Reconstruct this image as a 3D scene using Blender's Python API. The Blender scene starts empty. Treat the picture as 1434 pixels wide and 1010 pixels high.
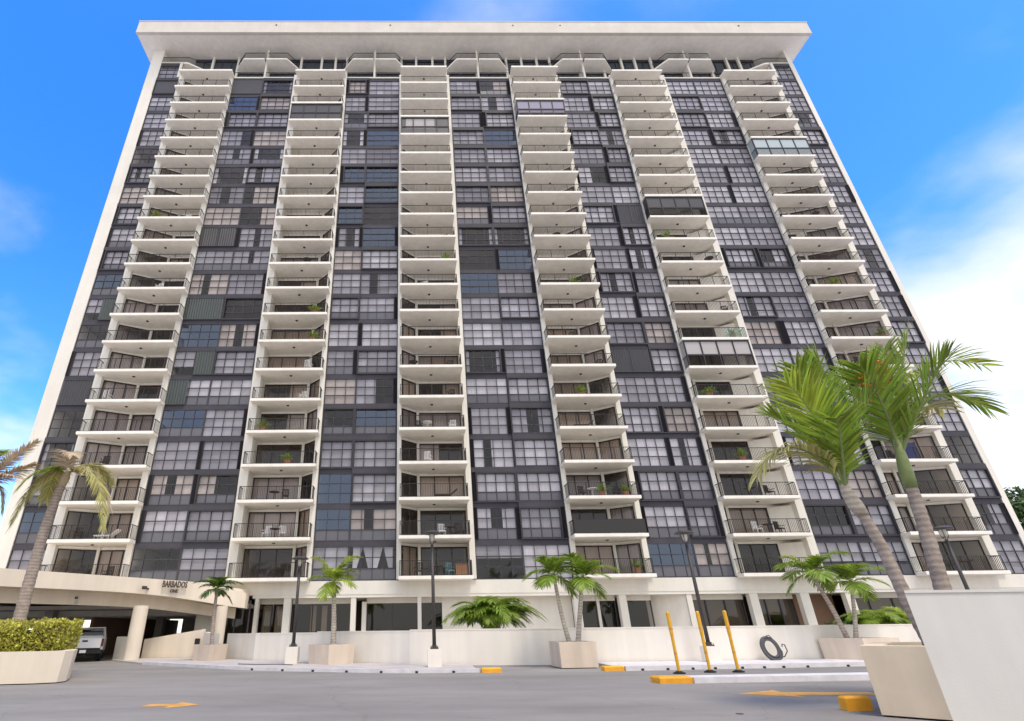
import bpy, math, random
from mathutils import Vector, Matrix
R = math.radians
S = bpy.context.scene
COL = S.collection

# ------------------------------------------------------------------ camera, sky, sun, exposure
H = 1.5                                             # eye height above the driveway
def make_camera():
    yaw, pitch, roll = 0.0128, 0.46164, -0.01122
    r = Vector((math.cos(yaw), -math.sin(yaw), 0))
    f = Vector((math.sin(yaw)*math.cos(pitch), math.cos(yaw)*math.cos(pitch), math.sin(pitch)))
    u = r.cross(f)
    r2 = r*math.cos(roll) + u*math.sin(roll); u2 = u*math.cos(roll) - r*math.sin(roll)
    m = Matrix((r2, u2, -f)).transposed().to_4x4(); m.translation = (0, 0, H)
    cd = bpy.data.cameras.new('camera'); cd.sensor_width = 36; cd.lens = 36*755/1434
    cd.shift_x = 0.0931; cd.clip_end = 3000; cd.clip_start = 0.05
    o = bpy.data.objects.new('camera', cd); COL.objects.link(o); o.matrix_world = m; S.camera = o
make_camera()

SUN_EL, SUN_AZ = 66, 150                            # azimuth clockwise from +Y: sun to the right, behind the camera
def make_world():
    w = bpy.data.worlds.new('World'); S.world = w; w.use_nodes = True
    nt = w.node_tree; N = nt.nodes; L = nt.links
    for n in list(N): N.remove(n)
    out = N.new('ShaderNodeOutputWorld'); bg = N.new('ShaderNodeBackground'); bg.inputs['Strength'].default_value = 0.10
    sky = N.new('ShaderNodeTexSky'); sky.sky_type = 'NISHITA'; sky.sun_disc = False
    sky.sun_elevation = R(SUN_EL); sky.sun_rotation = R(SUN_AZ); sky.ozone_density = 3.0; sky.air_density = 1.0; sky.dust_density = 0.6
    hs = N.new('ShaderNodeHueSaturation'); hs.inputs['Saturation'].default_value = 1.38; hs.inputs['Value'].default_value = 1.85
    hs.inputs['Hue'].default_value = 0.512
    L.new(sky.outputs[0], hs.inputs['Color'])
    tc = N.new('ShaderNodeTexCoord'); sx = N.new('ShaderNodeSeparateXYZ'); L.new(tc.outputs['Generated'], sx.inputs[0])
    # project the view direction on a cloud layer: (x, y) / (z + k)
    def math_(op, a, b=None):
        n = N.new('ShaderNodeMath'); n.operation = op
        for i, q in enumerate((a, b)):
            if q is None: continue
            if isinstance(q, (int, float)): n.inputs[i].default_value = q
            else: L.new(q, n.inputs[i])
        return n.outputs[0]
    zz = math_('ADD', math_('MAXIMUM', sx.outputs['Z'], 0.0), 0.22)
    cx = math_('DIVIDE', sx.outputs['X'], zz); cy = math_('DIVIDE', sx.outputs['Y'], zz)
    cb = N.new('ShaderNodeCombineXYZ'); L.new(cx, cb.inputs[0]); L.new(cy, cb.inputs[1]); cb.inputs[2].default_value = 6.4
    n1 = N.new('ShaderNodeTexNoise'); n1.inputs['Scale'].default_value = 1.5; n1.inputs['Detail'].default_value = 8; n1.inputs['Roughness'].default_value = 0.5
    n1.inputs['Distortion'].default_value = 0.1
    L.new(cb.outputs[0], n1.inputs['Vector'])
    # more cloud towards the right (east) and low down
    low = math_('SUBTRACT', 1.0, sx.outputs['Z'])
    bias = math_('ADD', math_('ADD', math_('MULTIPLY', sx.outputs['X'], 0.11), math_('MULTIPLY', low, 0.37)), math_('MULTIPLY', math_('ADD', sx.outputs['Y'], -0.45), -0.22))
    q = math_('ADD', n1.outputs['Fac'], bias)
    mr = N.new('ShaderNodeMapRange'); mr.interpolation_type = 'SMOOTHSTEP'; mr.inputs['From Min'].default_value = 0.575; mr.inputs['From Max'].default_value = 0.90
    mr.inputs['To Max'].default_value = 0.92
    L.new(q, mr.inputs['Value'])
    mix = N.new('ShaderNodeMix'); mix.data_type = 'RGBA'
    L.new(mr.outputs[0], mix.inputs['Factor']); L.new(hs.outputs[0], mix.inputs['A'])
    mix.inputs['B'].default_value = (6.1, 5.9, 5.75, 1)
    L.new(mix.outputs['Result'], bg.inputs['Color']); L.new(bg.outputs[0], out.inputs[0])
make_world()
sl = bpy.data.lights.new('sun', 'SUN'); sl.energy = 1.2; sl.angle = R(14); sl.color = (1.0, 0.87, 0.68)
so = bpy.data.objects.new('sun', sl); COL.objects.link(so)
_s = Vector((math.sin(R(SUN_AZ))*math.cos(R(SUN_EL)), math.cos(R(SUN_AZ))*math.cos(R(SUN_EL)), math.sin(R(SUN_EL))))
so.rotation_euler = (-_s).to_track_quat('-Z', 'Y').to_euler()
so.location = (60, -60, 90)
S.view_settings.view_transform = 'Standard'; S.view_settings.look = 'None'
S.view_settings.exposure = 1.14; S.view_settings.gamma = 1; S.view_settings.use_curve_mapping = False
S.render.engine = 'CYCLES'
S.cycles.transparent_max_bounces = 12; S.cycles.max_bounces = 9; S.cycles.diffuse_bounces = 6; S.cycles.glossy_bounces = 3
S.cycles.caustics_reflective = False; S.cycles.caustics_refractive = False
S.cycles.use_denoising = True

# ------------------------------------------------------------------ materials
def mat(name, col, rough=0.7, spec=0.3, var=0.0, vscale=1.0, bump=0.0, bscale=40, metal=0, streak=0.0, island=0.0, transl=0.0, rings=0.0):
    m = bpy.data.materials.new(name); m.use_nodes = True
    nt = m.node_tree; N = nt.nodes; L = nt.links; b = N['Principled BSDF']
    b.inputs['Base Color'].default_value = (*col, 1); b.inputs['Roughness'].default_value = rough
    b.inputs['Specular IOR Level'].default_value = spec; b.inputs['Metallic'].default_value = metal
    geo = N.new('ShaderNodeNewGeometry'); cur = None
    def mulval(fac_out, lo, hi, cur):
        r = N.new('ShaderNodeMapRange'); L.new(fac_out, r.inputs['Value'])
        r.inputs['From Min'].default_value = 0.3; r.inputs['From Max'].default_value = 0.7
        r.inputs['To Min'].default_value = lo; r.inputs['To Max'].default_value = hi
        h = N.new('ShaderNodeHueSaturation'); L.new(r.outputs[0], h.inputs['Value'])
        if cur is None: h.inputs['Color'].default_value = (*col, 1)
        else: L.new(cur, h.inputs['Color'])
        return h.outputs[0]
    if var:
        n = N.new('ShaderNodeTexNoise'); n.inputs['Scale'].default_value = vscale; n.inputs['Detail'].default_value = 6; n.inputs['Roughness'].default_value = 0.6
        L.new(geo.outputs['Position'], n.inputs['Vector']); cur = mulval(n.outputs['Fac'], 1-var, 1+var, cur)
    if streak:
        mp = N.new('ShaderNodeMapping'); mp.inputs['Scale'].default_value = (2.2, 2.2, 0.16); L.new(geo.outputs['Position'], mp.inputs['Vector'])
        n = N.new('ShaderNodeTexNoise'); n.inputs['Scale'].default_value = 1.0; n.inputs['Detail'].default_value = 5
        L.new(mp.outputs[0], n.inputs['Vector']); cur = mulval(n.outputs['Fac'], 1-streak, 1+streak*0.4, cur)
    if rings:
        w = N.new('ShaderNodeTexWave'); w.bands_direction = 'Z'; w.inputs['Scale'].default_value = rings; w.inputs['Distortion'].default_value = 2.5; w.inputs['Detail'].default_value = 3; w.inputs['Detail Scale'].default_value = 2
        L.new(geo.outputs['Position'], w.inputs['Vector']); cur = mulval(w.outputs['Fac'], 0.80, 1.06, cur)
    if island:
        r = N.new('ShaderNodeMapRange'); L.new(geo.outputs['Random Per Island'], r.inputs['Value'])
        r.inputs['To Min'].default_value = 1-island; r.inputs['To Max'].default_value = 1+island
        h = N.new('ShaderNodeHueSaturation'); L.new(r.outputs[0], h.inputs['Value'])
        r2 = N.new('ShaderNodeMapRange'); L.new(geo.outputs['Random Per Island'], r2.inputs['Value'])
        r2.inputs['To Min'].default_value = 0.48; r2.inputs['To Max'].default_value = 0.515; L.new(r2.outputs[0], h.inputs['Hue'])
        if cur is None: h.inputs['Color'].default_value = (*col, 1)
        else: L.new(cur, h.inputs['Color'])
        cur = h.outputs[0]
    if cur is not None: L.new(cur, b.inputs['Base Color'])
    if bump:
        n = N.new('ShaderNodeTexNoise'); n.inputs['Scale'].default_value = bscale; n.inputs['Detail'].default_value = 4
        L.new(geo.outputs['Position'], n.inputs['Vector'])
        bp = N.new('ShaderNodeBump'); bp.inputs['Strength'].default_value = bump; bp.inputs['Distance'].default_value = 0.02
        L.new(n.outputs['Fac'], bp.inputs['Height']); L.new(bp.outputs[0], b.inputs['Normal'])
    if transl:
        t = N.new('ShaderNodeBsdfTranslucent'); ms = N.new('ShaderNodeMixShader'); ms.inputs[0].default_value = transl
        if cur is not None:
            h = N.new('ShaderNodeHueSaturation'); h.inputs['Value'].default_value = 1.5; h.inputs['Hue'].default_value = 0.49; L.new(cur, h.inputs['Color']); L.new(h.outputs[0], t.inputs['Color'])
        else: t.inputs['Color'].default_value = (*col, 1)
        L.new(b.outputs[0], ms.inputs[1]); L.new(t.outputs[0], ms.inputs[2]); L.new(ms.outputs[0], N['Material Output'].inputs['Surface'])
    return m

def glass(name, tint, refl=1.0, ior=1.5):
    m = bpy.data.materials.new(name); m.use_nodes = True
    nt = m.node_tree; N = nt.nodes; L = nt.links; N.remove(N['Principled BSDF'])
    tr = N.new('ShaderNodeBsdfTransparent'); tr.inputs['Color'].default_value = (*tint, 1)
    gl = N.new('ShaderNodeBsdfGlossy'); gl.inputs['Roughness'].default_value = 0.02; gl.inputs['Color'].default_value = (refl, refl, refl, 1) if not isinstance(refl, tuple) else (*refl, 1)
    oi = N.new('ShaderNodeObjectInfo'); gi = N.new('ShaderNodeNewGeometry'); am = N.new('ShaderNodeMath'); am.operation = 'ADD'
    L.new(oi.outputs['Random'], am.inputs[0]); L.new(gi.outputs['Random Per Island'], am.inputs[1])
    fm = N.new('ShaderNodeMath'); fm.operation = 'FRACT'; L.new(am.outputs[0], fm.inputs[0])
    vr = N.new('ShaderNodeMapRange'); L.new(fm.outputs[0], vr.inputs['Value']); vr.inputs['To Min'].default_value = 0.86; vr.inputs['To Max'].default_value = 1.08   # panes differ a little in film and age
    hv = N.new('ShaderNodeHueSaturation'); hv.inputs['Color'].default_value = (*tint, 1); L.new(vr.outputs[0], hv.inputs['Value']); L.new(hv.outputs[0], tr.inputs['Color'])
    fr = N.new('ShaderNodeFresnel'); fr.inputs['IOR'].default_value = ior
    bf = N.new('ShaderNodeNewGeometry'); io = N.new('ShaderNodeMapRange'); L.new(bf.outputs['Backfacing'], io.inputs['Value'])   # same reflection from either side of the pane
    io.inputs['To Min'].default_value = ior; io.inputs['To Max'].default_value = 1/ior; L.new(io.outputs[0], fr.inputs['IOR'])
    tc = N.new('ShaderNodeNewGeometry'); n = N.new('ShaderNodeTexNoise'); n.inputs['Scale'].default_value = 0.9; n.inputs['Detail'].default_value = 1
    L.new(tc.outputs['Position'], n.inputs['Vector']); bp = N.new('ShaderNodeBump'); bp.inputs['Strength'].default_value = 0.08; bp.inputs['Distance'].default_value = 0.05
    L.new(n.outputs['Fac'], bp.inputs['Height']); L.new(bp.outputs[0], gl.inputs['Normal'])
    mx = N.new('ShaderNodeMixShader'); L.new(fr.outputs[0], mx.inputs[0]); L.new(tr.outputs[0], mx.inputs[1]); L.new(gl.outputs[0], mx.inputs[2])
    L.new(mx.outputs[0], N['Material Output'].inputs['Surface'])
    return m

M = {}
M['stucco'] = mat('stucco', (0.76, 0.73, 0.645), 0.85, 0.2, var=0.06, vscale=0.35, bump=0.25, bscale=60, streak=0.05)
M['slab'] = mat('slab_paint', (0.87, 0.832, 0.74), 0.85, 0.2, var=0.06, vscale=0.5, bump=0.2, bscale=40, streak=0.07)
M['roof'] = mat('roof_fascia_paint', (0.63, 0.598, 0.525), 0.85, 0.2, var=0.07, vscale=0.5, bump=0.15, bscale=50, streak=0.04)
M['cream'] = mat('cream_stucco', (0.79, 0.70, 0.565), 0.85, 0.2, var=0.06, vscale=0.5, bump=0.25, bscale=50, streak=0.07)
M['wall'] = mat('wall_paint', (0.80, 0.755, 0.67), 0.85, 0.2, var=0.05, vscale=0.45, bump=0.12, bscale=80, streak=0.07)
M['greywall'] = mat('grey_white_wall_paint', (0.62, 0.605, 0.56), 0.85, 0.2, var=0.05, vscale=0.6, bump=0.10, bscale=90, streak=0.07)
M['tan'] = mat('tan_stucco', (0.80, 0.65, 0.45), 0.85, 0.2, var=0.07, vscale=0.8, bump=0.12, bscale=90, streak=0.10)
M['pinktan'] = mat('pink_beige_stucco', (0.68, 0.575, 0.46), 0.85, 0.2, var=0.06, vscale=0.8, bump=0.35, bscale=55, streak=0.12)
M['bronze'] = mat('dark_bronze_frame', (0.068, 0.066, 0.076), 0.65, 0.15, var=0.12, vscale=0.6)
M['bronze2'] = mat('dark_shutter_frame', (0.046, 0.044, 0.049), 0.6, 0.2)
M['spandrel'] = mat('spandrel_glass', (0.118, 0.117, 0.132), 0.20, 0.45, var=0.18, vscale=0.25)
M['shutter'] = mat('shutter_metal', (0.055, 0.055, 0.060), 0.5, 0.4, var=0.1, vscale=0.5)
M['shutter_green'] = mat('grey_green_shutter', (0.060, 0.072, 0.070), 0.5, 0.4, var=0.1, vscale=0.5)
M['rail'] = mat('railing_metal', (0.030, 0.027, 0.026), 0.5, 0.4)
M['pane'] = glass('tinted_glass', (0.79, 0.78, 0.80), 1.0, 1.5)
M['pane_dark'] = glass('sky_tinted_glass', (0.45, 0.50, 0.56), (0.58, 0.70, 0.90), 2.2)  # blue sky reflection is put into the gloss colour
M['door_glass'] = glass('bronze_glass', (0.72, 0.66, 0.62), 1.0, 1.5)
M['shop_glass'] = glass('ground_floor_glass', (0.55, 0.52, 0.48), 1.0, 1.5)
M['clear'] = glass('clear_glass', (0.86, 0.92, 0.90), 1.0, 1.5)
M['curtain'] = [mat('white_curtain', (0.76, 0.75, 0.765), 0.9, 0.1), mat('grey_curtain', (0.54, 0.53, 0.555), 0.9, 0.1),
                mat('cream_curtain', (0.66, 0.59, 0.51), 0.9, 0.1), mat('lilac_blind', (0.63, 0.62, 0.66), 0.8, 0.1)]
M['interior'] = mat('interior_paint', (0.30, 0.27, 0.25), 0.9, 0.1)
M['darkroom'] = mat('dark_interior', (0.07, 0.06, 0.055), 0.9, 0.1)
M['asphalt'] = mat('asphalt', (0.275, 0.260, 0.234), 0.9, 0.2, var=0.10, vscale=0.22, bump=0.5, bscale=90)
M['concrete'] = mat('concrete', (0.48, 0.45, 0.42), 0.9, 0.2, var=0.12, vscale=0.7, bump=0.3, bscale=40)
M['kerb'] = mat('white_kerb_paint', (0.66, 0.64, 0.64), 0.75, 0.3, var=0.13, vscale=2.2, bump=0.3, bscale=30)
M['yellow'] = mat('yellow_paint', (0.80, 0.37, 0.03), 0.6, 0.3, var=0.12, vscale=4.0)
M['yellowworn'] = mat('worn_yellow_paint', (0.62, 0.33, 0.09), 0.8, 0.2, var=0.25, vscale=3.0)
M['polyellow'] = mat('yellow_plastic', (0.75, 0.40, 0.02), 0.4, 0.4, var=0.08, vscale=6)
M['black'] = mat('black_rubber', (0.02, 0.02, 0.02), 0.7, 0.3)
M['lamp'] = mat('dark_bronze_lamp', (0.055, 0.047, 0.043), 0.5, 0.4)
M['lens'] = mat('lamp_lens', (0.6, 0.58, 0.52), 0.3, 0.5)
M['hose'] = mat('grey_hose', (0.10, 0.10, 0.105), 0.6, 0.3)
M['trunk'] = mat('palm_trunk', (0.38, 0.315, 0.265), 0.9, 0.2, var=0.22, vscale=5, bump=0.6, bscale=25, rings=2.6)
M['trunkpale'] = mat('pale_palm_trunk', (0.50, 0.44, 0.36), 0.9, 0.2, var=0.22, vscale=4, bump=0.6, bscale=22, rings=2.6)
M['shaft'] = mat('green_crownshaft', (0.22, 0.27, 0.10), 0.5, 0.4, var=0.15, vscale=5)
M['frond'] = mat('palm_frond', (0.20, 0.30, 0.036), 0.45, 0.35, island=0.4, transl=0.35)
M['frondlight'] = mat('young_palm_frond', (0.29, 0.38, 0.045), 0.45, 0.35, island=0.35, transl=0.38)
M['fronddark'] = mat('dark_palm_frond', (0.070, 0.145, 0.030), 0.45, 0.35, island=0.4, transl=0.3)
M['frondyellow'] = mat('yellowing_palm_frond', (0.46, 0.43, 0.16), 0.55, 0.3, island=0.35, transl=0.3)
M['frondbrown'] = mat('dry_palm_frond', (0.56, 0.46, 0.32), 0.8, 0.2, island=0.35, transl=0.2)
M['fruit'] = mat('orange_palm_fruit', (0.62, 0.17, 0.03), 0.5, 0.3, island=0.3)
M['hedge'] = mat('hedge_leaf', (0.45, 0.44, 0.08), 0.5, 0.35, island=0.6, transl=0.3)
M['leaf'] = mat('broad_leaf', (0.055, 0.105, 0.025), 0.5, 0.35, island=0.5, transl=0.3)
M['soil'] = mat('soil', (0.06, 0.045, 0.03), 0.95, 0.1, var=0.3, vscale=6)
M['brownwall'] = mat('terracotta_wall', (0.30, 0.19, 0.13), 0.9, 0.2, var=0.1)
M['greyblind'] = mat('grey_roller_blind', (0.44, 0.42, 0.41), 0.9, 0.1); M['paleglaze'] = mat('pale_glazing', (0.40, 0.47, 0.48), 0.15, 0.5); M['lilacglaze'] = mat('lilac_glazing', (0.27, 0.25, 0.33), 0.15, 0.5)
M['shade'] = mat('tan_roller_shade', (0.30, 0.265, 0.24), 0.9, 0.1)
M['truck'] = mat('silver_car_paint', (0.74, 0.74, 0.73), 0.3, 0.5)
M['chrome'] = mat('chrome', (0.6, 0.6, 0.6), 0.2, 0.5, metal=1)
M['tyre'] = mat('tyre', (0.02, 0.02, 0.02), 0.85, 0.2)
M['redlamp'] = mat('red_tail_lamp', (0.10, 0.015, 0.015), 0.25, 0.5)
M['cabglass'] = mat('dark_car_glass', (0.012, 0.014, 0.016), 0.05, 0.6)
M['plate'] = mat('licence_plate', (0.75, 0.75, 0.72), 0.5, 0.3)
M['sign'] = mat('sign_panel', (0.62, 0.60, 0.54), 0.6, 0.3)
M['letters'] = mat('dark_bronze_letters', (0.075, 0.055, 0.045), 0.5, 0.4)
M['wood'] = mat('brown_wood', (0.28, 0.15, 0.08), 0.6, 0.3, var=0.15, vscale=8)
M['whiteplastic'] = mat('white_plastic', (0.75, 0.74, 0.72), 0.5, 0.3)
M['wicker'] = mat('dark_wicker', (0.05, 0.04, 0.035), 0.7, 0.2)
M['teal'] = mat('teal_cloth', (0.16, 0.30, 0.32), 0.8, 0.2)
M['blue'] = mat('navy_cloth', (0.05, 0.06, 0.16), 0.8, 0.2)
M['terracotta'] = mat('terracotta_pot', (0.36, 0.17, 0.10), 0.8, 0.2)

# ------------------------------------------------------------------ mesh helpers
class MB:
    def __init__(s): s.v = []; s.f = []; s.m = []
    def add(s, vs, fs, m=0):
        o = len(s.v); s.v += [tuple(v) for v in vs]; s.f += [tuple(i+o for i in f) for f in fs]; s.m += [m]*len(fs)
    def box(s, x0, x1, y0, y1, z0, z1, m=0):
        s.add([(x0,y0,z0),(x1,y0,z0),(x1,y1,z0),(x0,y1,z0),(x0,y0,z1),(x1,y0,z1),(x1,y1,z1),(x0,y1,z1)],
              [(0,3,2,1),(4,5,6,7),(0,1,5,4),(1,2,6,5),(2,3,7,6),(3,0,4,7)], m)
    def prism(s, poly, z0, z1, m=0):                 # poly counter-clockwise seen from above
        n = len(poly); z1s = z1 if isinstance(z1, (list, tuple)) else [z1]*n; z0s = z0 if isinstance(z0, (list, tuple)) else [z0]*n
        s.add([(p[0],p[1],a) for p, a in zip(poly, z0s)]+[(p[0],p[1],b) for p, b in zip(poly, z1s)],
              [tuple(range(n-1,-1,-1)), tuple(range(n,2*n))]+[(i,(i+1)%n,n+(i+1)%n,n+i) for i in range(n)], m)
    def bar(s, a, b, w, d=None, up=(0,0,1), m=0):    # box bar from a to b
        a, b = Vector(a), Vector(b); d = d or w; t = (b-a).normalized(); u = Vector(up)
        if abs(t.dot(u)) > 0.95: u = Vector((0,1,0))
        x = t.cross(u).normalized()*w/2; y = t.cross(x).normalized()*d/2
        s.add([a-x-y,a+x-y,a+x+y,a-x+y,b-x-y,b+x-y,b+x+y,b-x+y],[(0,3,2,1),(4,5,6,7),(0,1,5,4),(1,2,6,5),(2,3,7,6),(3,0,4,7)], m)
    def tube(s, pts, rad, n=8, m=0, cap=True):
        pts = [Vector(p) for p in pts]; rs = rad if isinstance(rad, (list, tuple)) else [rad]*len(pts)
        vs = []; ref = Vector((0.31,0.95,0.1)).normalized()
        for i, p in enumerate(pts):
            t = (pts[min(i+1,len(pts)-1)]-pts[max(i-1,0)]).normalized()
            x = t.cross(ref)
            if x.length < 0.1: x = t.cross(Vector((1,0,0)))
            x.normalize(); y = t.cross(x)
            for k in range(n):
                a = 2*math.pi*k/n; vs.append(p + x*rs[i]*math.cos(a) + y*rs[i]*math.sin(a))
        fs = [(i*n+k, i*n+(k+1)%n, (i+1)*n+(k+1)%n, (i+1)*n+k) for i in range(len(pts)-1) for k in range(n)]
        if cap: fs += [tuple(range(n-1,-1,-1)), tuple(range((len(pts)-1)*n, len(pts)*n))]
        s.add(vs, fs, m)
    def lathe(s, prof, c=(0,0,0), n=16, m=0):
        vs = [(c[0]+r*math.cos(2*math.pi*k/n), c[1]+r*math.sin(2*math.pi*k/n), c[2]+z) for r, z in prof for k in range(n)]
        fs = [(i*n+k, i*n+(k+1)%n, (i+1)*n+(k+1)%n, (i+1)*n+k) for i in range(len(prof)-1) for k in range(n)]
        fs += [tuple(range(n-1,-1,-1)), tuple(range((len(prof)-1)*n, len(prof)*n))]
        s.add(vs, fs, m)
    def mesh(s, name, mats, origin=(0,0,0), smooth=False):
        me = bpy.data.meshes.new(name); ox, oy, oz = origin
        me.from_pydata([(x-ox,y-oy,z-oz) for x,y,z in s.v], [], s.f)
        mats = mats if isinstance(mats, (list, tuple)) else [mats]
        for q in mats: me.materials.append(q)
        if len(mats) > 1: me.polygons.foreach_set('material_index', s.m)
        if smooth: me.polygons.foreach_set('use_smooth', [True]*len(s.f))
        me.update(); return me

WL = {}
def link(name, data, loc=(0,0,0), parent=None, rz=0.0):
    """an object standing at world position loc, under parent"""
    o = bpy.data.objects.new(name, data); COL.objects.link(o); WL[o] = Vector(loc)
    if parent is not None:
        o.parent = parent; o.location = Vector(loc) - WL[parent]
    else: o.location = loc
    o.rotation_euler = (0,0,rz)
    return o
def part(name, mb, mats, parent=None, origin=None, smooth=False):
    """link mesh given in world coordinates"""
    if origin is None: origin = WL[parent] if parent is not None else mb.v[0]
    return link(name, mb.mesh(name, mats, origin, smooth), origin, parent)
def tag(o, label, cat, group=None, kind=None):
    o['label'] = label; o['category'] = cat
    if group: o['group'] = group
    if kind: o['kind'] = kind
    return o
def thing(name, label, cat, loc, group=None, rz=0.0):
    return tag(link(name, None, loc, None, rz), label, cat, group)
def struct(name, mb, mats, origin=(0,0,0), smooth=False):
    o = part(name, mb, mats, None, origin, smooth); o['kind'] = 'structure'; return o
def copy_tree(o, parent=None):
    c = o.copy(); COL.objects.link(c)
    if parent is not None: c.parent = parent
    for ch in o.children: copy_tree(ch, c)
    return c

# ------------------------------------------------------------------ ground
def ground():
    mb = MB(); mb.add([(-600,-300,-0.012),(600,-300,-0.012),(600,900,-0.012),(-600,900,-0.012)], [(0,1,2,3)])
    struct('ground', mb, M['concrete'])
    mb = MB(); n = 40                                  # driveway asphalt sheet
    mb.add([(-45,-20,0),(40,-20,0),(40,36,0),(-45,36,0)], [(0,1,2,3)])
    mb.add([(-45,36,0),(-9.2,36,0),(-9.2,70,0),(-45,70,0)], [(0,1,2,3)])
    struct('driveway', mb, ASPH)
def asphalt_mat():
    m = M['asphalt']; nt = m.node_tree; N = nt.nodes; L = nt.links; b = N['Principled BSDF']
    geo = N.new('ShaderNodeNewGeometry')
    src = b.inputs['Base Color'].links[0].from_socket
    # oil stains and darker worn lanes, lighter patches
    mp = N.new('ShaderNodeMapping'); mp.inputs['Scale'].default_value = (0.10, 0.35, 1); mp.inputs['Rotation'].default_value = (0,0,0.25); L.new(geo.outputs['Position'], mp.inputs[0])
    n = N.new('ShaderNodeTexNoise'); n.inputs['Scale'].default_value = 1.0; n.inputs['Detail'].default_value = 5; n.inputs['Roughness'].default_value = 0.65; L.new(mp.outputs[0], n.inputs['Vector'])
    r = N.new('ShaderNodeMapRange'); r.inputs['From Min'].default_value = 0.35; r.inputs['From Max'].default_value = 0.65; r.inputs['To Min'].default_value = 0.82; r.inputs['To Max'].default_value = 1.10; L.new(n.outputs['Fac'], r.inputs['Value'])
    h = N.new('ShaderNodeHueSaturation'); L.new(r.outputs[0], h.inputs['Value']); L.new(src, h.inputs['Color'])
    g = N.new('ShaderNodeTexNoise'); g.inputs['Scale'].default_value = 55; g.inputs['Detail'].default_value = 3; L.new(geo.outputs['Position'], g.inputs['Vector'])
    r2 = N.new('ShaderNodeMapRange'); r2.inputs['From Min'].default_value = 0.3; r2.inputs['From Max'].default_value = 0.7; r2.inputs['To Min'].default_value = 0.86; r2.inputs['To Max'].default_value = 1.14; L.new(g.outputs['Fac'], r2.inputs['Value'])
    h2 = N.new('ShaderNodeHueSaturation'); L.new(r2.outputs[0], h2.inputs['Value']); L.new(h.outputs[0], h2.inputs['Color'])
    # thin cracks
    v = N.new('ShaderNodeTexVoronoi'); v.feature = 'DISTANCE_TO_EDGE'; v.inputs['Scale'].default_value = 0.22
    nw = N.new('ShaderNodeTexNoise'); nw.inputs['Scale'].default_value = 0.7; nw.inputs['Detail'].default_value = 5; L.new(geo.outputs['Position'], nw.inputs['Vector'])
    ad = N.new('ShaderNodeVectorMath'); ad.operation = 'MULTIPLY_ADD'; ad.inputs[1].default_value = (1.6,1.6,0); L.new(nw.outputs['Color'], ad.inputs[0]); L.new(geo.outputs['Position'], ad.inputs[2])
    L.new(ad.outputs[0], v.inputs['Vector'])
    rc = N.new('ShaderNodeMapRange'); rc.inputs['From Min'].default_value = 0.0; rc.inputs['From Max'].default_value = 0.006; rc.inputs['To Min'].default_value = 0.86; rc.inputs['To Max'].default_value = 1.0; L.new(v.outputs['Distance'], rc.inputs['Value'])
    h3 = N.new('ShaderNodeHueSaturation'); L.new(rc.outputs[0], h3.inputs['Value']); L.new(h2.outputs[0], h3.inputs['Color'])
    L.new(h3.outputs[0], b.inputs['Base Color'])
    return m
ASPH = asphalt_mat()
ground()

# ------------------------------------------------------------------ apartment tower
D = 42.24; F = 2.75; Z0 = 4.79; NF = 20
ROOT = thing('apartment_building', 'tall white and dark glass apartment tower with six stacks of balconies', 'building', (8.25, D, 0))
def zs(k): return Z0 + F*k                         # top of balcony slab k
ZB = lambda k: 4.68 + F*k                          # bottom of window storey k
RN = random.Random(11)

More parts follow.
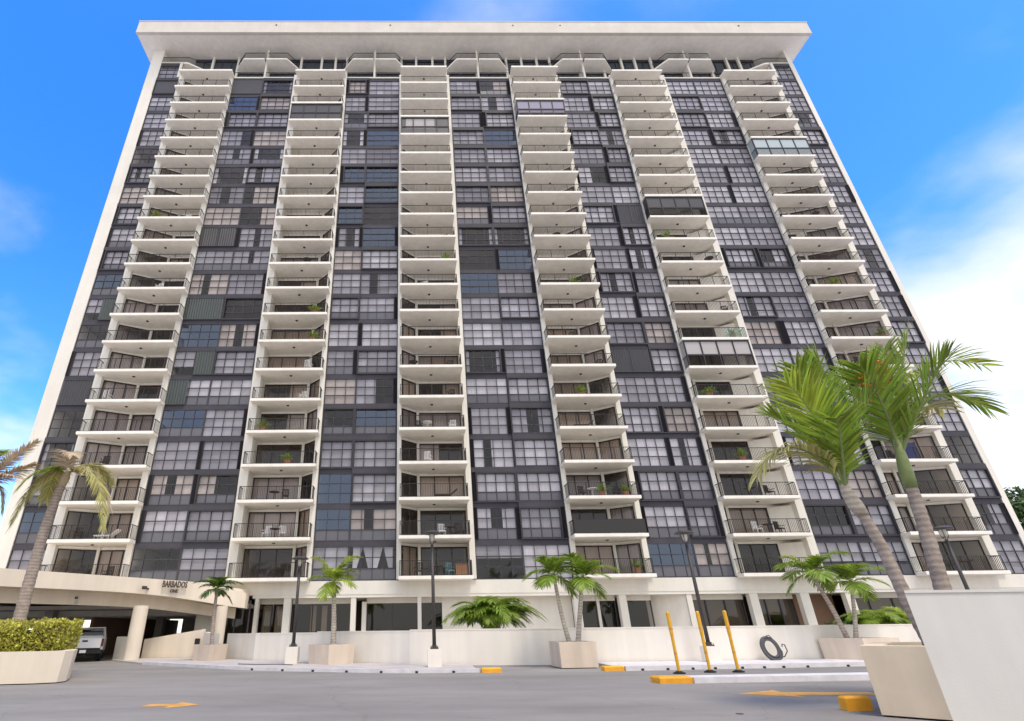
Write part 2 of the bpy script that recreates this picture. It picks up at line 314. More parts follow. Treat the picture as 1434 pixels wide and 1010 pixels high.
def tower_shell():
    B = lambda name, mb, m, **k: part(name, mb, m, ROOT, **k)
    zt = 64.9
    for x0, x1 in ((-30.9,-29.62), (46.12, 46.62)):
        mb = MB(); mb.box(x0, x1, D-0.08, D+17.1, 3.3 if x0 < 0 else 0, zt-0.015); B('end_wall', mb, M['stucco'])
    piers = [(-26.95,-26.3),(-21.1,-20.62),(-13.5,-12.8),(-7.75,-7.32),(-1.12,-0.78),(4.3,4.72),(11.83,12.2),(17.2,17.6),(23.72,24.05),(29.7,30.3),(37.05,37.48),(43.05,43.65)]
    for i, (a, b) in enumerate(piers):
        mb = MB(); mb.box(a, b, D-0.22, D+5, 4.72, zs(20)+0.35); B('pier', mb, M['stucco'])
    # roof slab with deep fascia
    mb = MB(); mb.box(-32.2, 48.3, 39.95, D+20, zt, zt+2.02)
    mb.box(-32.25, 48.35, 39.9, D+20.05, zt+2.02, zt+2.12)
    mb.box(-32.22, 48.32, 39.93, 40.3, zt-0.05, zt)
    B('roof_slab', mb, M['roof'])
    mb = MB(); mb.box(-32.15, 48.25, 40.31, D+16.5, zt-0.012, zt-0.001); B('roof_soffit', mb, M['slab'])
    for x in (-15.8, -2.2, 18.2, 39.8, 12.5):
        mb = MB(); mb.box(x-0.09, x+0.09, 39.9, 39.96, zt+1.25, zt+1.42); B('fascia_drain', mb, M['rail'])
    # podium band under the windows
    mb = MB(); mb.box(-29.6, 46.1, D-0.05, D+5, 3.75, 4.66); B('podium_band', mb, M['stucco'])
    mb = MB(); mb.box(-30.88, 46.6, D+17.2, D+18.3, 3.2, zt); mb.box(-11.6, 46.6, D+17.2, D+18.3, 0, 3.2); B('rear_wall', mb, M['stucco'])
    # interior floors and the back partition of the rooms
    segs = [(-29.6,-26.95),(-20.6,-13.52),(-7.3,-1.14),(4.74,11.81),(17.62,23.7),(30.32,37.03),(43.67,46.1)]
    bal = [(-26.28,-21.12),(-12.78,-7.77),(-0.76,4.28),(12.22,17.18),(24.07,29.68),(37.5,43.03)]
    for k in range(NF+1):
        mb = MB()
        for a, b in segs: mb.box(a, b, D+0.06, D+4.6, ZB(k)-0.22, ZB(k)+0.02)
        for a, b in bal: mb.box(a, b, D+1.36, D+4.6, ZB(k)-0.22, ZB(k)+0.02)
        B('floor_slab', mb, M['interior'])
    mb = MB(); mb.box(-29.6, 46.1, D+4.62, D+4.8, 4.7, zt); B('interior_wall', mb, M['interior'])
tower_shell()

# ---- windows of the flat bays
frame_cache = {}
def window_frame(n, w, ml, mr, proud, x_split=None):
    """n panes, w total width, margins ml/mr taken by folded shutters; local origin at lower left on the facade plane"""
    key = (n, round(w,2), ml, mr, proud)
    if key in frame_cache: return frame_cache[key]
    mb = MB(); yo = -0.14 if proud else 0.0
    a, b = ml, w-mr; rows = [0.06, 0.82, 1.58, 2.34]
    mb.box(0.004, w-0.004, yo-0.02, 0.06, 2.37, 2.745)          # slab cover band above the panes
    mb.box(0.004, w-0.004, yo-0.03, 0.06, 0.0, 0.06)
    t = 0.05 if not proud else 0.085
    for i in range(n+1):
        x = a+(b-a)*i/n; tt = t*1.25 if i in (0, n) else t*0.62
        x = min(max(x, tt/2+0.004), w-tt/2-0.004)
        mb.box(x-tt/2, x+tt/2, -0.03, 0.05, 0.06, 2.37)
    for z in rows[1:3]: mb.box(a, b, -0.025, 0.04, z-0.03, z+0.03)
    mb.box(a, b, -0.03, 0.05, 2.32, 2.37)
    if proud:                                                   # dark shutter track round the opening
        mb.box(a-0.0, a+0.12, -0.17, -0.031, 0.06, 2.37, 1); mb.box(b-0.12, b, -0.17, -0.031, 0.06, 2.37, 1)
        mb.box(a+0.12, b-0.12, -0.17, -0.031, 2.25, 2.37, 1); mb.box(a+0.12, b-0.12, -0.17, -0.031, 0.06, 0.14, 1)
    for x0, x1 in ((0.004, ml), (w-mr, w-0.004)):
        if x1-x0 > 0.1:                                         # folded accordion shutter
            k = 4
            for j in range(k):
                p = x0+(x1-x0)*j/k; q = x0+(x1-x0)*(j+1)/k
                mb.prism([(p, -0.05), ((p+q)/2, -0.16), (q, -0.05), (q, 0.05), (p, 0.05)], 0.06, 2.37, 1)
    me = mb.mesh('window', [M['bronze'], M['bronze2']]); frame_cache[key] = me
    return me
pane_cache = {}
def pane_mesh(w, h, m):
    key = (round(w,3), round(h,3), m.name)
    if key not in pane_cache:
        mb = MB(); mb.add([(0,0,0),(w,0,0),(w,0,h),(0,0,h)], [(0,1,2,3)]); pane_cache[key] = mb.mesh('pane', m)
    return pane_cache[key]
def curtain_mesh(segs, mi, amp=0.007, pitch=0.2, blind=False):
    mb = MB()
    for x0, x1, z0, z1 in segs:
        if x1-x0 < 0.08: continue
        if blind:
            n = max(2, int((z1-z0)/0.09))
            for j in range(n):
                a = z0+(z1-z0)*j/n; b = z0+(z1-z0)*(j+1)/n
                mb.add([(x0,0.0,a),(x1,0.0,a),(x1,0.035,b-0.006),(x0,0.035,b-0.006)], [(0,1,2,3)])
        else:
            n = max(4, int((x1-x0)/pitch)*2); ph = RN.random()*6
            vs = []
            for j in range(n+1):
                x = x0+(x1-x0)*j/n; y = amp*math.sin(j*math.pi/2*1.3+ph)+amp*0.4*math.sin(j*2.1+ph)
                vs += [(x,y,z0),(x,y*0.8,z1)]
            mb.add(vs, [(2*j,2*j+2,2*j+3,2*j+1) for j in range(n)])
    return mb.mesh('curtain', M['curtain'][mi]) if mb.v else None

def corrugated(w, h, style):
    mb = MB(); n = max(8, int(w/0.11))
    vs = []
    for j in range(n+1):
        x = w*j/n; y = -0.10 - (0.06 if j % 2 else 0.0); vs += [(x,y,0.05),(x,y,h)]
    mb.add(vs, [(2*j,2*j+2,2*j+3,2*j+1) for j in range(n)])
    mb.box(0.0, w, -0.17, -0.05, h, h+0.06, 0); mb.box(0, w, -0.17, -0.05, 0.0, 0.05, 0)
    if style == 2: mb.box(w*0.5-0.03, w*0.5+0.03, -0.19, -0.05, 0.05, h, 0)
    return mb.mesh('storm_shutter', M['shutter_green'] if style == 1 else M['shutter'])

BAYS = [(-29.6,-26.97,[3],0.80), (-20.6,-13.52,[4,4],0.84), (-7.3,-1.14,[3,4],0.78), (4.74,11.81,[4,4],0.93), (17.62,23.7,[4,3],0.93), (30.32,37.03,[4,4],0.95), (43.67,46.1,[3],0.93)]
SPECIAL = {(1,0,11):'shut2',(1,0,8):'shut1',(1,0,6):'half',(1,0,5):'halfL',(1,0,19):'blank',(0,0,5):'shut0',(0,0,19):'blank',(0,0,8):'half',(4,0,6):'shut2',(4,1,12):'shut2',
           (2,0,14):'dark',(2,1,14):'dark',(2,1,16):'dark',(2,1,13):'dark',(2,1,12):'clear',(2,0,12):'dark',(2,0,4):'clear',(2,1,4):'clear',(2,0,2):'clear',(2,1,2):'blinds',(2,0,1):'clear',(2,1,1):'gap',(2,1,0):'swag',
           (2,1,11):'dark',(3,0,10):'clear',(3,0,9):'clear',(1,0,7):'clear',(1,1,8):'clear',(1,1,7):'gap',(1,0,9):'gap',(1,1,10):'gap',(1,1,11):'gap',(1,0,2):'gap',(1,0,0):'clear',(1,0,4):'darkblank',
           (3,0,0):'low',(3,0,1):'gap',(4,0,0):'clear',(4,1,0):'orange',(0,0,7):'clear',(0,0,4):'clear',(0,0,1):'dark',(3,1,16):'dark',(5,0,0):'slit',(5,1,0):'slit'}
N_PANE = 0
def windows():
    global N_PANE
    rest = [MB(), MB(), MB()]                                    # panes past the first 300: glass, dark glass, spandrel
    def add_pane(win, x, z, w, h, kind, wx, wz, tilt):
        global N_PANE
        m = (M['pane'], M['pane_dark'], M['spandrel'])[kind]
        if N_PANE < 300:
            o = link('pane', pane_mesh(w, h, m), (wx+x, D+0.02, wz+z), win); N_PANE += 1
            o.rotation_euler = (tilt[0], 0, tilt[1])
        else:
            X, Y, Z = wx+x, D+0.02, wz+z; dy1 = w*tilt[1]; dy2 = -h*tilt[0]
            rest[kind].add([(X,Y,Z),(X+w,Y+dy1,Z),(X+w,Y+dy1+dy2,Z+h),(X,Y+dy2,Z+h)], [(0,1,2,3)])
    for k in range(NF):
        for bi, (X0, X1, units, pc) in enumerate(BAYS):
            tot = sum(units); x = X0
            row3 = RN.random() < (0.80 if bi > 2 else 0.55)       # curtain shows in the bottom row too
            if k < 3 : row3 = RN.random() < 0.2
            for ui, n in enumerate(units):
                w = (X1-X0)*n/tot; sp = SPECIAL.get((bi, ui, k))
                ml = mr = 0.0
                q = RN.random(); proud = RN.random() < (0.42 if bi in (2,3,4) else 0.28)
                if k == 0: proud = False
                if bi in (1,2,3,4,5):
                    if q < 0.26: mr = 0.34
                    elif q < 0.36: ml = 0.34
                    elif q < 0.42: ml = mr = 0.30
                elif q < 0.25: (ml, mr) = (0.25, 0) if bi == 0 else (0, 0.25)
                if sp in ('clear','low','swag','orange','slit') or k == 0: ml = mr = 0.0
                wz = ZB(k)
                me = window_frame(n, w, ml, mr, proud)
                win = link('window', me, (x, D, wz), ROOT)
                a, b = ml, w-mr; pw = (b-a)/n
                # what hangs behind the glass
                segs = []; ci = RN.choices((0,1,2,3), ((2,6,2,3) if bi < 3 else (5,4,1,4)))[0]; blind = False
                mode = sp
                if mode is None:
                    r = RN.random()
                    mode = 'full' if r < pc*0.82 else 'gap' if r < pc*0.92 else 'half' if r < pc else 'side' if RN.random() < 0.7 else 'clear'
                    if mode == 'half': mode = 'partial'
                zlow = 0.05 if row3 else 0.80
                if mode in ('full','shut0','shut1','shut2','blank','low','slit'): segs = [(a, b, zlow, 2.4)]
                if mode == 'slit': segs = [(a, b, 1.0, 2.4)]
                if mode == 'low': segs = [(a, b, 1.45, 2.4)]; blind = True
                if mode == 'blinds': segs = [(a, b, 0.05, 2.4)]; blind = True; ci = 0; row3 = True
                if mode == 'gap':
                    c = a+(b-a)*RN.uniform(0.3,0.6); g = RN.uniform(0.5,1.0)
                    segs = [(a, c-g/2, zlow, 2.4), (c+g/2, b, zlow, 2.4)]
                if mode == 'partial': segs = [(a, a+(b-a)*RN.uniform(0.4,0.7), zlow, 2.4)] if RN.random() < 0.5 else [(a+(b-a)*RN.uniform(0.3,0.6), b, zlow, 2.4)]
                if mode == 'side': segs = [(a, a+0.4, zlow, 2.4), (b-0.4, b, zlow, 2.4)]
                if mode in ('half','halfL'): segs = [(a, b, 0.8, 2.4)]
                if mode == 'orange': segs = [(a, b-pw*2, 0.8, 2.4), (b-pw*1.6, b, 0.8, 2.4)]; ci = 2
                if mode == 'swag':
                    mb = MB()
                    for j in range(2):
                        c = a+(b-a)*(0.29+0.43*j); hw = (b-a)*0.205
                        for sgn in (-1, 1):
                            mb.add([(c+sgn*hw,0,0.75),(c+sgn*hw*0.62,0.02,0.75),(c+sgn*0.0,0.02,2.4),(c+sgn*hw,0,2.4)], [(0,1,2,3)] if sgn < 0 else [(3,2,1,0)])
                    link('curtain', mb.mesh('curtain', M['curtain'][0]), (x, D+0.16, wz), win)
                else:
                    if ci == 3 and mode not in ('low','blinds'): blind = RN.random() < 0.5
                    cm = curtain_mesh(segs, ci, blind=blind)
                    if cm: link('curtain', cm, (x, D+0.09, wz), win)
                if mode in ('shut0','shut1','shut2'):
                    link('storm_shutter', corrugated(w-0.1, 2.3, {'shut0':0,'shut1':1,'shut2':2}[mode]), (x+0.05, D, wz+0.03), win)
                if mode in ('half','halfL'):
                    hw = w*0.46; xx = x+0.05 if mode == 'halfL' else x+w-0.05-hw
                    link('storm_shutter', corrugated(hw, 2.3, 1), (xx, D, wz+0.03), win)
                if mode == 'blank':
                    mb = MB(); mb.box(0.05, w-0.05, -0.09, -0.035, 0.07, 2.36); link('cover_panel', mb.mesh('cover_panel', M['shutter']), (x, D, wz), win)
                blue = RN.random() < (0.55 if bi in (1,2,3) else 0.2)
                for ri, (z0, z1) in enumerate(((0.06,0.82),(0.82,1.58),(1.58,2.34))):
                    for i in range(n):
                        kind = 0
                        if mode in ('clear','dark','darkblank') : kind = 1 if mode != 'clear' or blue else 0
                        if ri == 0 and not row3 and mode not in ('blinds',): kind = 2
                        if mode == 'darkblank' and ri == 0: kind = 2
                        tilt = (RN.gauss(0,0.006), RN.gauss(0,0.006))
                        add_pane(win, a+pw*i, z0, pw, z1-z0, kind, x, wz, tilt)
                x += w
    mats = (M['pane'], M['pane_dark'], M['spandrel'])
    big = MB()
    for i, r in enumerate(rest):
        big.add(r.v, r.f, i)
    o = part('pane', big, list(mats), ROOT); o['kind'] = 'stuff'
windows()

# ---- balconies
BCOL = [dict(x0=-26.6, x1=-20.5, a=-26.3, b=-21.1, p=1.12, post=0.47, ang='L'),
        dict(x0=-13.15, x1=-7.42, a=-12.8, b=-7.75, p=1.12, post=0.76, ang='R'),
        dict(x0=-0.92, x1=4.35, a=-0.78, b=4.3, p=1.58, post=0.27, ang='L'),
        dict(x0=11.87, x1=17.28, a=12.2, b=17.2, p=1.58, post=0.68, ang='R'),
        dict(x0=23.74, x1=29.62, a=24.05, b=29.7, p=1.12, post=0.18, ang='L', blank=0.76),
        dict(x0=36.92, x1=43.02, a=37.48, b=43.05, p=1.12, post=0.40, ang='R')]
ENCL = {(1,17):'dark', (2,16):'darkwin', (3,17):'pale', (4,12):'shut', (4,6):'blind', (5,15):'clear'}
DB = 1.3                                             # depth of the recess behind the facade
def railing_mesh(c, solid=False):
    mb = MB(); y = D-c['p']+0.10; x0, x1 = c['x0']+0.08, c['x1']-0.08; zt = 1.06
    for (p, q) in (((x0,y),(x1,y)), ((x0,y),(x0,D-0.23)), ((x1,y),(x1,D-0.23))):
        mb.bar((*p, zt), (*q, zt), 0.055, 0.04); mb.bar((*p, 0.10), (*q, 0.10), 0.035, 0.03)
        Lg = math.dist(p, q); n = int(Lg/0.125)
        for i in range(1, n):
            t = i/n; X = p[0]+(q[0]-p[0])*t; Y = p[1]+(q[1]-p[1])*t; w = 0.009
            mb.add([(X-w,Y-w,0.1),(X+w,Y-w,0.1),(X+w,Y+w,0.1),(X-w,Y+w,0.1),(X-w,Y-w,zt),(X+w,Y-w,zt),(X+w,Y+w,zt),(X-w,Y+w,zt)], [(0,1,5,4),(1,2,6,5),(2,3,7,6),(3,0,4,7)])
    for i in range(5):
        X = x0+(x1-x0)*i/4; mb.box(X-0.02, X+0.02, y-0.02, y+0.02, 0, zt)
    if solid: mb.box(x0, x1, y-0.035, y-0.02, 0.08, zt-0.03)
    return mb.mesh('railing', M['rail'], (c['x0'], D, 0))
def door_mesh(x0, x1, y0, y1, n, h=2.28):
    """a run of n tall glass panels between two plan points, with dark frames; leading glass slightly behind"""
    mb = MB(); a = Vector((x0,y0,0)); b = Vector((x1,y1,0)); t = 0.07
    mb.bar(a+Vector((0,0,h)), b+Vector((0,0,h)), 0.08, 0.08); mb.bar(a+Vector((0,0,0.04)), b+Vector((0,0,0.04)), 0.08, 0.08)
    for i in range(n+1):
        p = a.lerp(b, min(max(i/n, 0.01), 0.99)); mb.bar(p+Vector((0,0,0.04)), p+Vector((0,0,h)), t, t, up=(0,1,0))
    d = Vector((0,0.015,0))
    mb.add([a+d, b+d, b+d+Vector((0,0,h)), a+d+Vector((0,0,h))], [(0,1,2,3)], 1)
    return mb
def balconies():
    for ci, c in enumerate(BCOL):
        slab = MB(); slab.box(c['x0'], c['x1'], D-c['p'], D-0.225, -0.20, 0.03)
        slab.box(c['a']+0.003, c['b']-0.003, D-0.225, D+DB+0.05, -0.20, 0.028)
        slab.box(c['x0']-0.012, c['x1']+0.012, D-c['p']-0.012, D-c['p']+0.05, -0.17, 0.045)
        slab_me = slab.mesh('balcony', M['slab'], (c['x0'], D, 0))
        rail_me = railing_mesh(c); rail_solid = railing_mesh(c, True)
        W = c['b']-c['a']; px = c['a']+W*c['post']
        post = MB(); post.box(px-0.11, px+0.11, D+DB-0.14, D+DB+0.10, 0.03, 2.55)
        post_me = post.mesh('post', M['stucco'], (c['x0'], D, 0))
        if c['ang'] == 'L':
            ang = door_mesh(c['a']+0.03, px-0.11, D+0.12, D+DB-0.05, 2 if c['post'] < 0.4 else 3)
            xe = c['a']+W*c.get('blank', 1.0)
            dr = door_mesh(px+0.11, xe-0.02, D+DB, D+DB, 3)
        else:
            ang = door_mesh(px+0.11, c['b']-0.03, D+DB-0.05, D+0.12, 2 if c['post'] > 0.6 else 3)
            xe = px
            dr = door_mesh(c['a']+0.02, px-0.11, D+DB, D+DB, 3)
        ang_me = ang.mesh('angled_window', [M['rail'], M['door_glass']], (c['x0'], D, 0))
        dr_me = dr.mesh('sliding_door', [M['rail'], M['door_glass']], (c['x0'], D, 0))
        head = MB()                                   # wall above the doors
        if c['ang'] == 'L':
            head.prism([(c['a'],D+0.14),(px-0.1,D+DB-0.03),(px-0.1,D+DB+0.05),(c['a'],D+0.24)], 2.33, 2.53)
            head.box(px+0.1, c['b'], D+DB-0.03, D+DB+0.05, 2.33, 2.53)
            if 'blank' in c: head.prism([(xe,D+DB-0.02),(c['b'],D+0.30),(c['b'],D+0.42),(xe,D+DB+0.06)], 0.03, 2.33)
        else:
            head.prism([(px+0.1,D+DB-0.03),(c['b'],D+0.14),(c['b'],D+0.24),(px+0.1,D+DB+0.05)], 2.33, 2.53)
            head.box(c['a'], px-0.1, D+DB-0.03, D+DB+0.05, 2.33, 2.53)
        head_me = head.mesh('door_head', M['slab'], (c['x0'], D, 0))
        cl = MB(); cl.lathe([(0.02,-0.01),(0.11,-0.008),(0.12,0.05)], ((c['a']+c['b'])/2, D-0.1, -0.255), 10)
        cl_me = cl.mesh('ceiling_light', M['lamp'], (c['x0'], D, 0))
        for k in range(NF+1):
            L0 = (c['x0'], D, zs(k))
            b = link('balcony', slab_me, L0, ROOT)
            enc = ENCL.get((ci,k))
            if k < NF or True:
                if k > 0: link('ceiling_light', cl_me, L0, b)
            if k == NF: continue
            if not (enc in ('darkwin','dark')):
                link('railing', rail_solid if (ci,k) == (3,1) else rail_me, L0, b)
            link('post', post_me, L0, b); link('angled_window', ang_me, L0, b); link('sliding_door', dr_me, L0, b); link('door_head', head_me, L0, b)
            # curtains behind the doors
            r = RN.random(); x0, x1 = (px+0.15, xe-0.05) if c['ang'] == 'L' else (c['a']+0.05, px-0.15)
            segs = [(x0,x1)] if r < 0.55 else [(x0,x0+(x1-x0)*0.45)] if r < 0.6 else [(x0+(x1-x0)*0.6,x1)] if r < 0.75 else []
            if segs:
                cm = curtain_mesh([(p-c['x0'], q-c['x0'], 0.06, 2.3) for p, q in segs], RN.choice((0,1,2,2)))
                if cm: link('curtain', cm, (c['x0'], D+DB+0.16, zs(k)), b)
            if RN.random() < 0.55:
                p = Vector((c['a']+0.15, D+0.30, 0)) if c['ang'] == 'L' else Vector((px+0.25, D+DB+0.1, 0))
                q = Vector((px-0.25, D+DB+0.1, 0)) if c['ang'] == 'L' else Vector((c['b']-0.15, D+0.30, 0))
                mb = MB(); n = 22; vs = []
                for j in range(n+1):
                    w = p.lerp(q, j/n); y = 0.03*math.sin(j*1.9); vs += [(w.x, w.y+y, 0.06), (w.x, w.y+y, 2.28)]
                mb.add(vs, [(2*j,2*j+2,2*j+3,2*j+1) for j in range(n)])
                link('curtain', mb.mesh('curtain', M['curtain'][RN.choice((0,1,2))], (c['x0'], D, 0)), L0, b)
            if enc:
                y = D-c['p']+0.12; x0, x1 = c['x0']+0.1, c['x1']-0.1; mb = MB(); n = 4; hh = 2.52
                for i in range(n+1):
                    X = x0+(x1-x0)*i/n; mb.box(X-0.045, X+0.045, y-0.05, y+0.05, 0.03, hh)
                for z in (0.05, 1.12, hh-0.05): mb.box(x0, x1, y-0.055, y+0.045, z-0.05, z+0.05)
                sides = [(x0, x0+0.06), (x1-0.06, x1)]
                gm = {'clear':M['paleglaze'], 'pale':M['lilacglaze'], 'blind':M['greyblind'], 'dark':M['shutter'], 'darkwin':M['shutter'], 'shut':M['shutter']}[enc]
                if enc in ('dark', 'clear', 'shut'):
                    mb.box(x0, x1, y+0.0, y+0.02, 0.05 if enc != 'shut' else 0.9, hh-0.05, 1)
                elif enc == 'darkwin':
                    mb.box(x0, x0+0.45, y, y+0.03, 0.05, hh, 1); mb.box(x1-1.5, x1, y, y+0.03, 0.05, hh, 1); mb.box(x0+0.45, x1-1.5, y, y+0.03, 0.05, 0.9, 1)
                    mb.box(x0+0.45, x1-1.5, y+0.05, y+0.07, 0.9, hh, 2)
                else: mb.box(x0, x1, y+0.02, y+0.04, 1.15 if enc == 'blind' else 0.6, hh-0.05, 1)
                for s0, s1 in sides: mb.box(s0, s1, y+0.06, D-0.23, 0.05, hh, 1)
                link('enclosure', mb.mesh('enclosure', [M['bronze2'], gm, M['greyblind']], (c['x0'], D, 0)), L0, b)
            if (ci,k) == (4,7):
                y = D-c['p']+0.06; mb = MB(); mb.box(c['a']+3.4, c['x1']-0.1, y, y+0.015, 0.1, 1.0); part_o = link('glass_screen', mb.mesh('glass_screen', M['clear'], (c['x0'], D, 0)), L0, b)
balconies()

# ---- penthouse storeys: set back glazing, dividers, chamfered terraces
def penthouse():
    z1, z2, zt = zs(20)+0.03, zs(21)-0.02, 64.9
    yb = D+1.2
    mids = [-17.06, -4.1, 8.27, 20.95, 33.7]
    bays = [(-20.6,-13.52),(-7.3,-1.14),(4.74,11.81),(17.62,23.7),(30.32,37.03)]
    # set-back wall of dark glass with white posts
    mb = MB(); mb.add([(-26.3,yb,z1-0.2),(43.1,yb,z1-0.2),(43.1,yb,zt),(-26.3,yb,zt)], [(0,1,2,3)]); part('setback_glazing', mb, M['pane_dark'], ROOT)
    mb = MB(); mb.box(-26.3, 43.1, yb-0.06, yb+0.1, z2-0.25, z2); mb.box(-26.3, 43.1, yb-0.06, yb+0.1, zt-0.45, zt-0.016); part('setback_beam', mb, M['bronze2'], ROOT)
    x = -25.2
    mb = MB()
    while x < 43:
        mb.box(x-0.03, x+0.03, yb-0.05, yb+0.05, z1, zt-0.45); x += 1.13
    part('setback_mullions', mb, M['bronze2'], ROOT)
    mb = MB(); mb.box(-26.3, 43.1, D+0.07, yb+2, z1-0.3, z1-0.02); part('terrace_slab', mb, M['slab'], ROOT)
    for (a, b) in bays:
        mb = MB(); mb.box(a-0.3, b+0.3, D-0.12, D+0.06, z1-0.12, z1+0.06); part('terrace_kerb', mb, M['stucco'], ROOT)
        mb = MB()
        for zz in (1.0,): mb.box(a, b, D+0.0, D+0.05, z1+zz, z1+zz+0.05)
        for i in range(15):
            xx = a+(b-a)*i/14; mb.box(xx-0.012, xx+0.012, D+0.01, D+0.04, z1+0.06, z1+1.0)
        part('terrace_railing', mb, M['rail'], ROOT)
    for xm in mids:
        mb = MB(); mb.box(xm-0.11, xm+0.11, D-0.06, yb+0.3, z1+0.06, zt-0.015); part('terrace_divider', mb, M['stucco'], ROOT)
        yf = D-0.68
        for s in (-1, 1):
            P = [(xm+s*0.112, yf), (xm+s*2.55, yf), (xm+s*3.75, yf+1.35), (xm+s*3.75, yb-0.07), (xm+s*0.112, yb-0.07)]
            if s < 0: P = P[::-1]
            mb = MB(); mb.prism(P, z2-0.26, z2-0.02); t = part('terrace_canopy', mb, M['slab'], ROOT)
            mb = MB(); Q = [(xm+s*0.2, yf+0.1), (xm+s*2.5, yf+0.1), (xm+s*3.68, yf+1.4), (xm+s*3.68, yb-0.1)]
            for p, q in zip(Q, Q[1:]):
                mb.bar((*p, z2+1.05), (*q, z2+1.05), 0.05, 0.05); mb.bar((*p, z2+0.08), (*q, z2+0.08), 0.03, 0.03)
                n = int(math.dist(p,q)/0.14)
                for i in range(n+1):
                    X = p[0]+(q[0]-p[0])*i/n; Y = p[1]+(q[1]-p[1])*i/n; mb.box(X-0.009, X+0.009, Y-0.009, Y+0.009, z2, z2+1.05)
            part('terrace_railing', mb, M['rail'], t)
    for a in (-24.0,-20.9,-13.2,-10.7,-9.0,-7.6,-0.9,0.9,2.9,4.5,12.0,13.9,15.8,17.4,23.9,26.3,28.0,30.0,37.2,39.5,41.0):
        mb = MB(); mb.box(a-0.13, a+0.13, yb-0.35, yb-0.08, z1, zt-0.015); part('terrace_post', mb, M['stucco'], ROOT)
    # corner bays run one storey higher
    for (a, b, s) in ((-29.6,-26.97,1),(43.67,46.1,-1)):
        w = link('window', window_frame(3, b-a, 0, 0, False), (a, D, ZB(20)), ROOT)
        mb = MB(); pw = (b-a)/3
        for ri in range(3):
            for i in range(3):
                X = a+pw*i; Z = ZB(20)+0.06+0.76*ri; mb.add([(X,D+0.02,Z),(X+pw,D+0.02,Z),(X+pw,D+0.02,Z+0.76),(X,D+0.02,Z+0.76)], [(0,1,2,3)])
        part('pane', mb, M['pane'], w)['kind'] = 'stuff'
        mb = MB(); mb.box(a, b, D+0.4, D+0.44, ZB(20), ZB(20)+2.5); part('curtain', mb, M['curtain'][1], w)
        mb = MB(); mb.box(min(a,b)-0.0, max(a,b), D-0.12, D+5, z2-0.05, z2+0.06); part('terrace_kerb', mb, M['stucco'], ROOT)
        xi = b if s > 0 else a; xo = xi + s*2.6
        mb = MB(); P = [(xi, D-0.1), (xi+s*0.5, D-0.1), (xo, D+1.1), (xi, D+1.1)]; P = P if s > 0 else P[::-1]
        mb.prism(P, z2-0.2, z2+0.05); part('terrace_canopy', mb, M['slab'], ROOT)
        mb = MB(); mb.box(xi-0.3 if s > 0 else xi+0.02, xi-0.02 if s > 0 else xi+0.3, D-0.2, D+4, ZB(20)+0.1, z2-0.2); part('pier', mb, M['stucco'], ROOT)
        Q = [(a if s > 0 else b, D+0.0), (xi+s*0.5, D+0.0), (xo, D+1.0)]; mb = MB()
        for p, q in zip(Q, Q[1:]):
            mb.bar((*p, z2+1.05), (*q, z2+1.05), 0.05, 0.05)
            n = int(math.dist(p,q)/0.14)
            for i in range(n+1):
                X = p[0]+(q[0]-p[0])*i/n; Y = p[1]+(q[1]-p[1])*i/n; mb.box(X-0.009, X+0.009, Y-0.009, Y+0.009, z2, z2+1.05)
        part('terrace_railing', mb, M['rail'], ROOT)
penthouse()

